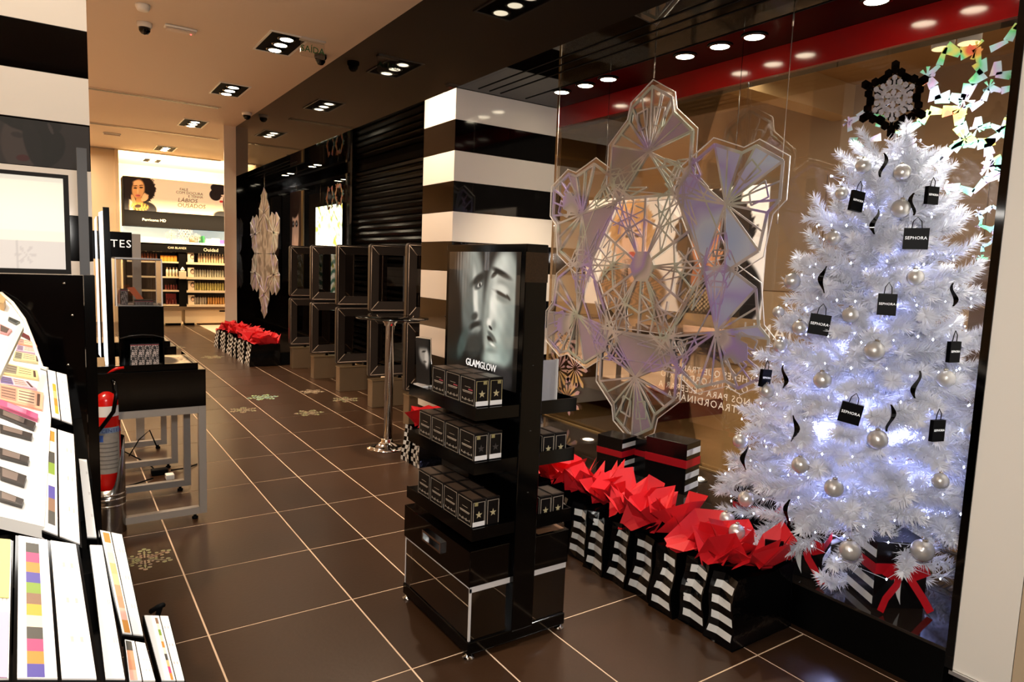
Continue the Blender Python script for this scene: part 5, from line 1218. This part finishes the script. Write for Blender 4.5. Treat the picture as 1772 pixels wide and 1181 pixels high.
# tester trays: sloping slabs with black bodies, white faces, colour swatches
M_TRAYW = mat('tester_white', S(240, 238, 234), .35)
CH = [S(60, 58, 50), S(190, 60, 110), S(196, 130, 40), S(70, 60, 150), S(120, 150, 40), S(130, 96, 70), S(240, 160, 40), S(240, 214, 180)]
CF = [S(240, 220, 196), S(236, 206, 180), S(230, 180, 120), S(236, 190, 140), S(214, 150, 110), S(208, 140, 104), S(226, 170, 150)]
def tray(q, lab, cols, sw=None, split=.0, seed=1, black=True):
    q = [Vector(p) for p in q]; c = sum(q, Vector()) / 4
    r = root('tester_tray', tuple(c), lab, 'tester')
    n = (q[1] - q[0]).cross(q[3] - q[0]).normalized(); n = n if n.z > 0 else -n
    at = lambda u, v, d=0: tuple(q[0].lerp(q[1], u).lerp(q[3].lerp(q[2], u), v) + n * d)
    quad = lambda u0, u1, v0, v1, d: [at(u0, v0, d), at(u1, v0, d), at(u1, v1, d), at(u0, v1, d)]
    MB().hexa(quad(0, 1, 0, 1, -.035), quad(0, 1, 0, 1, -.0015)).build('tray_body', M_BSATIN, r)
    e = .05
    fs = [(e, split - .02, 0), (split + .03, 1 - e, 1)] if split else [(e, 1 - e, 0)]
    for u0, u1, _ in fs:
        MB().hexa(quad(u0, u1, .01, .985, -.0012), quad(u0, u1, .01, .985, .003)).build('white_face', M_TRAYW, r)
    rn = random.Random(seed)
    if sw:
        u0, u1, v0, v1, n_ = sw
        for k in range(n_):
            a = v0 + (v1 - v0) * k / n_; b = v0 + (v1 - v0) * (k + 1) / n_
            MB().hexa(quad(u0, u1, a, b, .0032), quad(u0, u1, a, b, .0038)).build('swatch', mat('swatch_%s' % (CH.index(cols[k % len(cols)]) if cols[k % len(cols)] in CH else 20 + CF.index(cols[k % len(cols)])), cols[k % len(cols)], .5), r)
    m = MB()
    for k in range(3):
        v_ = .18 + .27 * k
        for j in range(2): m.hexa(quad(.70 + .12 * j, .74 + .12 * j, v_, v_ + .035, .0032), quad(.70 + .12 * j, .74 + .12 * j, v_, v_ + .035, .0036))
    m.build('small_print', mat('faint_print', S(190, 180, 176), .6), r)
    return r
tray([(-.027, 2.42, 1.117), (.025, 2.386, 1.102), (.032, 2.156, .998), (-.018, 2.197, 1.017)], 'tester tray at the top right end of the white board, yellow and orange swatches', [CH[6], CF[2], CH[2], CH[6]], (.22, .38, .30, .9, 4), .45)
tray([(-.034, 2.183, 1.000), (.035, 2.132, .978), (.035, 1.749, .805), (-.04, 1.812, .834)], 'long white tester tray with spaced dark, green and blue swatches', [CH[2], CF[0], CH[0], CH[4], CF[0], CH[3], CH[5], CH[0]], (.16, .34, .05, .92, 8), .42)
tray([(.041, 2.159, .903), (.061, 2.152, .9), (.069, 1.87, .773), (.048, 1.877, .776)], 'narrow plain white tester tray beside the extinguisher', [])
tray([(-.076, 1.567, .922), (.025, 1.518, .9), (.045, 1.227, .769), (-.073, 1.266, .787)], 'widest tester tray at the bottom with dark, pink, violet and green swatches', CH, (.16, .36, .06, .98, 12), .52)
r = tray([(-.13, 1.575, .925), (-.079, 1.555, .916), (-.076, 1.267, .787), (-.12, 1.28, .793)], 'tester tray at the picture edge with olive and lilac colour fields', [])
for q, cc in (([(-.128, 1.567, .9265), (-.083, 1.55, .9185), (-.082, 1.42, .860), (-.124, 1.435, .867)], S(206, 200, 120)), ([(-.124, 1.405, .854), (-.081, 1.39, .847), (-.08, 1.27, .793), (-.118, 1.285, .799)], S(206, 170, 200))):
    MB().prism(q, (0, -.0004, .002)).build('colour_field', mat('field_%d' % int(cc[0] * 999 + cc[2] * 99), cc, .5), r)
tray([(.045, 1.605, .863), (.068, 1.598, .86), (.085, 1.289, .721), (.053, 1.3, .726)], 'narrow white tester tray right of the widest one', [])
tray([(.071, 1.827, .812), (.119, 1.8, .8), (.135, 1.519, .674), (.095, 1.538, .682)], 'white tester tray with a column of skin tone swatches next to the floor', [CH[2]] + CF, (.14, .40, .03, .98, 9), .48)
tray([(.091, 1.427, .729), (.127, 1.407, .72), (.136, 1.326, .684), (.091, 1.341, .69)], 'short tester tray tucked below the skin tone tray, brick red swatches', [S(60, 58, 50), CF[4], CF[5], CF[6]], (.08, .34, .04, .98, 4), .5)
tray([(.146, 1.674, .648), (.198, 1.657, .64), (.208, 1.493, .566), (.162, 1.508, .573)], 'lowest outer tester tray with small mixed swatches', [CH[5], CF[0], CH[4], CF[1], CH[2], CF[0], CH[0], CF[2], CH[1], CH[2]], (.42, .52, .05, .98, 10), .62)
MB().tube([(.175, 1.75, .05), (.18, 1.73, .30), (.172, 1.705, .60), (.185, 1.69, .655), (.19, 1.68, .66), (.178, 1.685, .655), (.165, 1.70, .64)], .006, 6).build('cable_loop', M_BMATT, label='black cable loop behind the lowest tester tray', cat='cable')
# palettes and pencils lying on the board
def palette(q, lab, body, pans, nlin=0, th=.008, dark=True, name='palette', cat='make-up palette'):
    q = [Vector(p) for p in q]; c = sum(q, Vector()) / 4
    n = (q[1] - q[0]).cross(q[3] - q[0]).normalized(); n = n if n.z > 0 else -n
    r = root(name, tuple(c), lab, cat)
    at = lambda u, v, d=0: tuple(q[0].lerp(q[1], u).lerp(q[3].lerp(q[2], u), v) + n * d)
    quad = lambda u0, u1, v0, v1, d: [at(u0, v0, d), at(u1, v0, d), at(u1, v1, d), at(u0, v1, d)]
    MB().hexa(quad(0, 1, 0, 1, .001), quad(0, 1, 0, 1, th)).build('case', mat('pal_%d' % int(sum(body) * 9999), body, .4), r)
    for u0, u1, cc in pans:
        MB().hexa(quad(u0, u1, .12, .88, th + .0002), quad(u0, u1, .12, .88, th + .001)).build('pan', mat('pal_%d' % int(sum(cc) * 9999), cc, .5), r)
        if nlin:
            m = MB()
            for k in range(nlin): m.hexa(quad(u0 + .02, u1 - .02, .2 + .7 * k / nlin, .25 + .7 * k / nlin, th + .0011), quad(u0 + .02, u1 - .02, .2 + .7 * k / nlin, .25 + .7 * k / nlin, th + .0016))
            m.build('pan_lines', mat('pan_dark_line', S(110, 92, 82), .5), r)
    if dark: MB().hexa(quad(.86, .93, .15, .85, th + .0002), quad(.86, .93, .15, .85, th + .0012)).build('applicator_slot', mat('slot_dark', S(80, 58, 48), .4), r)
    return r
PK = S(236, 170, 140)
palette([(-.152, 2.825, 1.298), (-.134, 2.783, 1.279), (-.138, 2.755, 1.266), (-.149, 2.763, 1.27)], 'small tan block at the top of the display board', S(196, 160, 110), [], 0, .03, False, 'tester_block', 'block')
palette([(-.124, 2.71, 1.246), (-.094, 2.68, 1.232), (-.105, 2.667, 1.227), (-.126, 2.693, 1.238)], 'grey pencil bundle near the top of the curved cheek', S(90, 96, 92), [(.1, .9, S(50, 54, 52))], 0, .008, False)
palette([(-.146, 2.668, 1.227), (-.114, 2.633, 1.211), (-.124, 2.606, 1.199), (-.144, 2.619, 1.205)], 'dark compact with pink lid edge on the display board', S(214, 150, 150), [(.05, .8, S(90, 76, 70))], 0, .008, False)
palette([(-.09, 2.621, 1.206), (-.056, 2.578, 1.186), (-.058, 2.566, 1.181), (-.091, 2.604, 1.198)], 'dark red pencil lying beside the curved cheek', S(96, 20, 30), [], 0, .008, False, 'pencil', 'pencil')
palette([(-.095, 2.583, 1.189), (-.054, 2.557, 1.177), (-.049, 2.532, 1.166), (-.098, 2.554, 1.175)], 'peach palette highest of the stacked palettes', PK, [(.05, .3, S(190, 150, 140)), (.33, .9, S(240, 200, 170))], 2, .008, False)
palette([(-.099, 2.548, 1.173), (-.048, 2.52, 1.16), (-.045, 2.495, 1.149), (-.102, 2.518, 1.159)], 'lilac eyeshadow palette below the peach one', S(206, 176, 196), [(.05, .3, S(150, 130, 160)), (.34, .82, S(226, 204, 190))], 3)
palette([(-.104, 2.512, 1.157), (-.044, 2.484, 1.144), (-.041, 2.446, 1.127), (-.108, 2.472, 1.139)], 'khaki eyeshadow palette below the lilac one', S(200, 190, 150), [(.05, .3, S(130, 130, 110)), (.34, .82, S(226, 206, 160))], 3)
palette([(-.126, 2.455, 1.131), (-.048, 2.409, 1.11), (-.045, 2.366, 1.091), (-.132, 2.404, 1.108)], 'yellow and grey eyeshadow palette under the shelf line', S(224, 206, 150), [(.03, .38, S(140, 132, 116)), (.42, .82, S(232, 212, 150))], 3)
palette([(-.136, 2.395, 1.104), (-.068, 2.358, 1.088), (-.049, 2.319, 1.07), (-.135, 2.354, 1.086)], 'purple and pink eyeshadow palette', S(214, 180, 196), [(.03, .38, S(110, 100, 150)), (.42, .8, S(228, 180, 176))], 3)
palette([(-.135, 2.354, 1.086), (-.034, 2.301, 1.062), (-.037, 2.227, 1.028), (-.132, 2.283, 1.054)], 'large peach eyeshadow palette with brown stripes', PK, [(.02, .38, S(190, 140, 120)), (.42, .82, S(240, 190, 160))], 4)
palette([(-.132, 2.279, 1.052), (-.046, 2.203, 1.018), (-.048, 2.182, 1.008), (-.131, 2.252, 1.04)], 'thick pink pencil lying across the board', S(206, 90, 130), [(.2, .7, S(226, 130, 160))], 0, .012, False, 'pencil', 'pencil')
for q, lab in (([(-.131, 2.24, 1.034), (-.051, 2.169, 1.002), (-.056, 2.145, .992), (-.13, 2.213, 1.022)], 'black lettered pencil just below the pink one'), ([(-.128, 2.175, 1.005), (-.058, 2.126, .983), (-.061, 2.108, .975), (-.127, 2.15, .994)], 'black lettered pencil, second below the pink one'), ([(-.125, 2.085, .964), (-.064, 2.038, .944), (-.067, 2.017, .934), (-.124, 2.055, .951)], 'black and bronze pencil in the middle of the board'), ([(-.123, 2.017, .934), (-.069, 1.974, .914), (-.074, 1.943, .901), (-.121, 1.979, .917)], 'dark green pencil below the bronze one'), ([(-.12, 1.936, .898), (-.073, 1.898, .88), (-.077, 1.879, .872), (-.119, 1.909, .885)], 'dark brown pencil lowest on the board')):
    palette(q, lab, S(46, 40, 38), [(.1, .7, S(110, 96, 88))], 0, .012, False, 'pencil', 'pencil')
MB().prism([(-.087, 2.391, 1.258), (-.076, 2.373, 1.25), (-.122, 2.14, 1.145), (-.13, 2.17, 1.159)], (0, .004, -.012)).build('tester_stick', mat('stick_yellow', S(222, 214, 190), .3), label='pale translucent tester bar standing off the display board', cat='tester')
# dark portrait of a woman in a hat on the upper black stripe
def hat(im, x, y):
    mixc(im, np.ones_like(x), (34, 29, 29)); A = x.max() - 1.6
    X = x - A
    mixc(im, ell(X, y, .28, .45, .34, .60, 0, .08), (56, 47, 45)); mixc(im, ell(X, y, .25, .80, .16, .04, -10), (30, 24, 24)); mixc(im, ell(X, y, .25, .64, .12, .06, -6), (34, 28, 28)); mixc(im, ell(X, y, .33, .15, .12, .07, 5), (60, 16, 18))
    mixc(im, ell(X, y, .42, 1.05, .66, .32, -14, .04), (3, 3, 3)); mixc(im, ell(X, y, .78, .42, .32, .46, -25, .05), (3, 3, 3)); mixc(im, ell(X, y, .52, .50, .16, .5, 10, .1), (10, 8, 9))
    mixc(im, ell(X, y, .86, .86, .035, .13, 20, .1), (52, 46, 46))
r = root('wall_print', (-.3, 4.19, 1.89), 'dark print of a woman in a wide hat on the left column', 'poster')
art('print', (-1.0, 4.1975, 1.886), (1, 0, 0), (0, 0, 1), 1.172, .222, 300, 60, hat, printed('hat_print', rough=.6), r)

# ---------------------------------------------------------------- back wall shelving
BY = 15.6
r = root('back_shelving', (2.4, BY + .3, 0), 'tall lit perfumery shelving with long poster at the back of the store', 'shelving')
MB().box(1.19, 3.62, BY + .03, BY + .6, 2.32, 2.99).build('poster_box', M_BMATT, r)
def fale(im, x, y):
    n = wob(x, y, 30) * .03 + wob(x, y, 70, 1) * .02; W_ = lambda m, c: mixc(im, m, c)
    mixc(im, np.ones_like(x), (226, 196, 150)); W_(ell(x, y, 1.9, .2, 1.0, .7, 0, .8) * .4, (238, 208, 164))
    W_(1 - sstep(.93, 1.02, np.sqrt(((x - .42) / (.44 + n)) ** 2 + ((y - .68) / (.48 + n)) ** 2)), (24, 12, 8)); W_(ell(x, y, .55, .05, .32, .24, 0, .06), (20, 11, 8)); W_(1 - sstep(.1, .16, x), (24, 12, 8))
    W_(ell(x, y, .38, .64, .17, .30, -8), (206, 138, 74)); W_(ell(x, y, .36, .83, .12, .07, 0, .4), (222, 156, 92)); W_(ell(x, y, .40, .24, .10, .2, 0), (190, 120, 62))
    for ex, ey in ((.30, .67), (.46, .70)): W_(ell(x, y, ex, ey, .05, .022, 5), (34, 16, 10)); W_(ell(x, y, ex, ey + .065, .06, .013, 10), (60, 28, 16))
    W_(ell(x, y, .365, .58, .02, .08, 0, .5), (230, 166, 100)); W_(ell(x, y, .365, .45, .07, .035, 4), (196, 90, 70)); W_(ell(x, y, .365, .448, .06, .006, 4), (90, 30, 24))
    W_(ell(x, y, .55, .38, .12, .07, 40), (226, 160, 96)); W_(ell(x, y, .25, .28, .05, .2, 15), (216, 148, 86)); 
    for q in range(4): W_(ell(x, y, .52 + .03 * q, .47 - .015 * q, .018, .09, -30), (236, 172, 108))
    W_(ell(x, y, .40, .12, .26, .13, 0, .2) * (np.sin(x * 75 + 2 * np.sin(y * 60)) * np.sin(y * 80) > -.1), (214, 160, 60)); W_(ell(x, y, .36, .13, .09, .05, 10), (60, 34, 16))
    # hat woman at the right
    X0 = 2.55
    W_(ell(x, y, X0 + .24, .60, .14, .26, 5), (240, 196, 156)); W_(ell(x, y, X0 + .14, .86, .26, .17, -12, .06), (26, 18, 16)); W_(ell(x, y, X0 + .02, .66, .18, .17, -40, .06), (26, 18, 16)); W_(ell(x, y, X0 + .20, .47, .055, .035, 0), (190, 40, 36))
    W_(ell(x, y, X0 + .19, .64, .05, .02, 0), (40, 24, 20)); W_(ell(x, y, X0 + .1, .28, .07, .2, 20), (240, 196, 156)); W_(ell(x, y, X0 + .22, .02, .25, .14, 0), (28, 20, 16)); W_(ell(x, y, X0 + .55, .4, .3, .6, 0, .05), (30, 20, 18))
art('poster', (1.20, BY + .028, 2.33), (1, 0, 0), (0, 0, 1), 2.40, .655, 300, 84, fale, printed('back_poster_glow', emit=.62, rough=.6), r)  # emission brightens the print, standing in for spotlight falling on it
M_PT = mat('poster_text', S(120, 74, 36), .5)
for s_, x, z, sz, shr in (('FALE', 2.28, 2.82, .075, 0), ('COM DOÇURA', 2.385, 2.755, .075, 0), ('E TENHA', 2.50, 2.69, .07, 0), ('LÁBIOS', 2.345, 2.60, .115, .2), ('OUSADOS', 2.42, 2.495, .115, .1)):
    text(s_, (x, BY + .025, z), (1, 0, 0), (0, 0, 1), sz, M_PT, r, shear=shr, ext=.0008)
MB().box(1.19, 3.62, BY, BY + .6, 2.02, 2.318).build('name_band', mat('back_black', S(12, 8, 6), .7, spec=.1), r)
M_CREAM = mat('cream_print', S(232, 210, 176), .5)
text('Perricone MD', (1.72, BY - .002, 2.155), (1, 0, 0), (0, 0, 1), .075, M_CREAM, r, ext=.0008)
MB().box(1.19, 3.62, BY + .45, BY + .6, 1.72, 2.0195).build('lit_back', mat('lit_back', S(214, 232, 232), .5, emit=(.80, .95, 1), estr=.30), r)
MB().box(1.19, 3.62, BY - .02, BY + .449, 1.70, 1.745).build('lit_shelf', mat('lit_shelf', S(244, 234, 214), .4), r)
MB().box(1.19, 3.62, BY, BY + .6, 1.53, 1.699).build('name_band', mat('back_black', S(12, 8, 6), .7, spec=.1), r)
text('CAR BLANDI', (2.13, BY - .002, 1.615), (1, 0, 0), (0, 0, 1), .06, M_CREAM, r, ext=.0008)
text('Ouidad', (2.78, BY - .002, 1.60), (1, 0, 0), (0, 0, 1), .10, M_CREAM, r, ext=.0008)
MB().box(1.19, 3.62, BY + .4, BY + .6, .40, 1.529).build('back_panel', mat('back_brown', S(40, 26, 18), .5), r)
for x0, x1 in ((1.19, 1.22), (2.16, 2.30), (3.59, 3.62)): MB().box(x0, x1, BY + .02, BY + .399, .40, 1.529).build('divider', mat('back_black', S(12, 8, 6), .7, spec=.1), r)
M_SH = mat('cream_shelf', S(236, 214, 178), .4)
for z in (1.33, 1.02, .74, .44):
    MB().box(2.302, 3.588, BY - .01, BY + .398, z - .045, z).build('shelf', M_SH, r)
    MB().box(1.222, 2.158, BY + .02, BY + .398, z - .03, z).build('shelf', M_SH, r)
for x0, x1 in ((1.19, 2.20), (2.27, 3.62)):
    d_ = MB().box(x0, x1, BY + .03, BY + .6, .05, .33).build('drawer', mat('cream_drawer', S(230, 206, 166), .45), r)
    MB().box((x0 + x1) / 2 + (.0), (x0 + x1) / 2 + .12, BY + .026, BY + .0295, .285, .315).build('drawer_pull', M_BMATT, d_)
MB().box(1.19, 3.62, BY + .0, BY + .6, .331, .399).build('ledge', mat('ledge', S(120, 96, 70), .4), r)
MB().box(1.95, 2.19, BY + .05, BY + .5, .0, .0495).box(2.30, 2.45, BY + .05, BY + .5, .0, .0495).box(3.3, 3.6, BY + .05, BY + .5, .0, .0495).box(1.2, 1.5, BY + .05, BY + .5, .0, .0495).build('foot', M_BMATT, r)
def bottle_mesh(name, body, cap, rad, h):
    return MB().lathe([(rad, 0), (rad, h * .72), (rad * .5, h * .8)], (0, 0, 0), 12).lathe([(rad * .55, h * .80), (rad * .55, h), (.0005, h)], (0, 0, 0), 10, 1).mesh(name, [body, cap])
M_CAP = mat('bottle_cap_dark', S(44, 34, 28), .4)
ORDN = 'first second third fourth fifth sixth seventh eighth ninth tenth eleventh twelfth'.split()
def row(nm, x0, n, dx, z, body, cap, rad, h, lab, grp):
    me = bottle_mesh(nm, body, cap, rad, h)
    for k in range(n):
        o = bpy.data.objects.new(nm, me); COL.objects.link(o); o.location = (x0 + k * dx, BY + .09 + .01 * math.sin(k * 2), z + .0005)
        tag(o, '%s, %s from the left' % (lab, ORDN[k]), 'bottle', grp)
row('bottle', 2.56, 10, .052, 1.33, mat('bottle_cream', S(238, 210, 176), .4), mat('bottle_capw', S(250, 236, 206), .4), .021, .20, 'pale bottle on the top right back shelf', 'pale bottles on the top right back shelf')
row('bottle', 2.48, 12, .050, 1.02, mat('bottle_blue', S(190, 190, 176), .4), M_CAP, .021, .20, 'greyish dark-capped bottle on the second right back shelf', 'grey bottles on the second right back shelf')
row('bottle', 2.48, 12, .050, .74, mat('bottle_green', S(204, 196, 122), .4), M_CAP, .021, .20, 'yellow green bottle on the third right back shelf', 'green bottles on the third right back shelf')
row('bottle', 2.48, 5, .050, .44, mat('bottle_grey', S(196, 186, 170), .4), M_CAP, .021, .19, 'grey bottle on the bottom right back shelf', 'grey bottles on the bottom right back shelf')
row('bottle', 2.74, 7, .050, .44, mat('bottle_orange', S(226, 170, 96), .4), M_CAP, .021, .19, 'orange bottle on the bottom right back shelf', 'orange bottles on the bottom right back shelf')
row('bottle', 1.95, 4, .06, 1.02, mat('bottle_white', S(242, 226, 196), .4), mat('bottle_capw', S(250, 236, 206), .4), .024, .19, 'white pointed bottle on the second left back shelf', 'white bottles on the second left back shelf')
row('bottle', 1.92, 5, .05, .74, mat('bottle_wine', S(110, 40, 34), .4), M_CAP, .018, .14, 'dark red bottle on the third left back shelf', 'dark red bottles on the third left back shelf')
row('bottle', 1.94, 4, .055, .44, mat('bottle_wine', S(110, 40, 34), .4), M_CAP, .018, .13, 'dark red bottle on the bottom left back shelf', 'dark red bottles on the bottom left back shelf')
row('bottle', 1.50, 6, .05, 1.33, mat('bottle_brown', S(110, 56, 30), .4), M_CAP, .02, .19, 'brown bottle on the top left back shelf', 'brown bottles on the top left back shelf')
for k in range(5):
    MB().box(1.83 + k * .062, 1.885 + k * .062, BY + .06, BY + .14, 1.3305, 1.455).build('carton', mat('carton_amber', S(222, 146, 50), .45), label='amber carton on the top left back shelf, %s from the left' % ORDN[k], cat='box', group='amber cartons on the top left back shelf')
MB().box(1.93, 2.12, BY + .16, BY + .2, .4405, .66).build('carton', mat('carton_red', S(150, 40, 40), .45), label='dark red carton behind the bottles of the bottom left shelf', cat='box')
for i, (z, lab) in enumerate(((1.33, 'top'), (1.02, 'second'), (.74, 'third'), (.44, 'bottom'))):
    def cardp(im, x, y):
        mixc(im, np.ones_like(x), (240, 216, 182)); mixc(im, ell(x, y, .5, .62, .26, .3, 0), (60, 40, 30)); mixc(im, ell(x, y, .45, .55, .13, .18, 0), (226, 186, 150))
    r2 = root('shelf_card', (2.39, BY + .03, z), 'small portrait card at the left end of the %s right back shelf' % lab, 'card')
    MB().box(2.33, 2.45, BY + .022, BY + .03, z + .0005, z + .20).build('card', M_SH, r2)
    art('print', (2.335, BY + .021, z + .006), (1, 0, 0), (0, 0, 1), .11, .185, 14, 24, cardp, M_POSTM, r2)
r2 = root('tissue_box', (2.23, BY - .06, .96), 'cream tissue dispenser on the divider between the back shelves', 'box')
MB().box(2.16, 2.29, BY - .07, BY + .015, .98, 1.14).build('body', M_SH, r2, bevel=.006)
MB().lathe([(.03, 1.1405), (.045, 1.17), (.02, 1.21), (.0005, 1.23)], (2.225, BY - .03, 0), 9).build('tissue', M_WHITE, r2)
for i, (x, w, h, cc, lab) in enumerate(((2.44, .10, .10, S(150, 130, 90), 'small olive carton on the lit back shelf'), (2.60, .05, .14, S(30, 90, 50), 'green bottle on the lit back shelf, left of two'), (2.66, .05, .15, S(36, 110, 60), 'green bottle on the lit back shelf, right of two'), (2.76, .10, .09, S(240, 236, 210), 'cream jar carton on the lit back shelf'), (2.90, .16, .11, S(244, 238, 220), 'wide cream carton on the lit back shelf'), (3.02, .09, .08, S(120, 80, 170), 'violet carton on the lit back shelf'), (3.12, .08, .08, S(90, 120, 190), 'blue carton on the lit back shelf'), (2.52, .06, .12, S(30, 28, 26), 'black carton on the lit back shelf'))):
    MB().box(x - w / 2, x + w / 2, BY + .12, BY + .2, 1.7455, 1.7455 + h).build('carton', mat('carton_%d' % i, cc, .45), label=lab, cat='box', bevel=.004)
def shelf_flake(cx, rad, lab):
    m = MB(); cz = 1.746 + rad
    for k in range(6):
        a = R(90 + 60 * k); c, s_ = math.cos(a), math.sin(a)
        T = lambda u, v, d=0: (cx + (u * c - v * s_) * rad, BY + .03 + d, cz + (u * s_ + v * c) * rad)
        m.prism([T(0, -.06), T(.95, -.05), T(1, 0), T(.95, .05), T(0, .06)], (0, .008, 0))
        for d in (.45, .7):
            for sg in (-1, 1): m.prism([T(d - .12, sg * .03), T(d + .08, sg * .30), T(d + .17, sg * .24), T(d, sg * .02)], (0, .0075, 0))
    m.build('snowflake', mat('pink_glitter', S(196, 172, 158), .35, noise=(90, S(150, 126, 114))), label=lab, cat='decoration')
shelf_flake(2.03, .12, 'small pinkish snowflake at left on the lit back shelf'); shelf_flake(2.30, .165, 'largest pinkish snowflake on the lit back shelf'); shelf_flake(2.50, .10, 'smallest pinkish snowflake beside the largest on the lit shelf')

# ---------------------------------------------------------------- far window: hanging portrait and bright screen
def portrait(im, x, y):
    mixc(im, np.ones_like(x), (70, 48, 34)); mixc(im, ell(x, y, .26, .42, .20, .42, 0, .1), (216, 170, 140)); mixc(im, ell(x, y, .24, .95, .30, .34, 0, .05), (40, 24, 18)); mixc(im, ell(x, y, .02, .6, .10, .5, 0, .1), (40, 24, 18))
    for ex in (.17, .34): mixc(im, ell(x, y, ex, .52, .065, .05, 0), (20, 16, 18)); mixc(im, ell(x, y, ex, .52, .02, .02, 0), (200, 190, 180))
    mixc(im, ell(x, y, .26, .30, .025, .06, 0, .5), (236, 190, 160)); mixc(im, ell(x, y, .26, .14, .08, .035, 0), (190, 80, 76)); mixc(im, sstep(.56, .60, x), (120, 90, 50))
r = root('hanging_portrait', (3.53, 11.5, 1.2), 'narrow portrait panel of a dark-eyed woman in the far window', 'poster')
MB().box(3.40, 3.415, 11.2, 11.94, 1.0, 2.60).build('board', mat('portrait_board', S(96, 72, 44), .5), r)
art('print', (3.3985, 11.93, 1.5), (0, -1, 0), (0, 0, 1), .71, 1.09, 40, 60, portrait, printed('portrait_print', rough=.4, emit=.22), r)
MB().tube([(3.407, 11.6, 2.60), (3.407, 11.6, SOF - .001)], .003, 5).build('hanging_wire', M_STEEL, r)
def screen(im, x, y):
    mixc(im, np.ones_like(x), (250, 250, 226)); n = wob(x, y, 18) + wob(x, y, 41, 3) * .7
    mixc(im, sstep(.15, .7, n), (176, 164, 70)); mixc(im, sstep(.2, .8, wob(x, y, 29, 5)) * .7, (90, 110, 60)); mixc(im, ell(x, y, .35, .62, .2, .25, 0, .6) * .6, (255, 252, 236)); mixc(im, (1 - sstep(.3, .5, y)) * sstep(-.1, .5, np.sin(y * 60 + 8 * np.sin(x * 7))) * .8, (50, 100, 80))
r = root('light_screen', (XG - .03, 10.35, .9), 'bright leafy lightbox screen glowing in the far window', 'screen')
MB().box(XG - .03, XG - .012, 9.76, 11.0, .95, 2.34).build('case', M_BMATT, r)
art('screen_picture', (XG - .031, 10.99, .97), (0, -1, 0), (0, 0, 1), 1.22, 1.35, 60, 66, screen, printed('screen_print', emit=1.7, rough=.4), r)
MB().tube([(XG - .02, 10.0, 2.34), (XG - .02, 10.0, SOF - .001)], .003, 5).tube([(XG - .02, 10.8, 2.34), (XG - .02, 10.8, SOF - .001)], .003, 5).build('hanging_wire', M_STEEL, r)
for i, (cy_, cz_, lab) in enumerate(((10.25, 2.42, 'dark blue rainbow flake on the far glass, left of two'), (9.86, 2.45, 'dark blue rainbow flake on the far glass, right of two'))):
    m = MB(); sticker_ring(m, cy_, cz_, .17, 20 + i, XG - .052); m.build('glass_sticker', holo('deep_foil', (S(70, 50, 180), S(200, 120, 60), S(60, 140, 120), S(120, 80, 200)), 8, .3, .3), label=lab, cat='sticker')
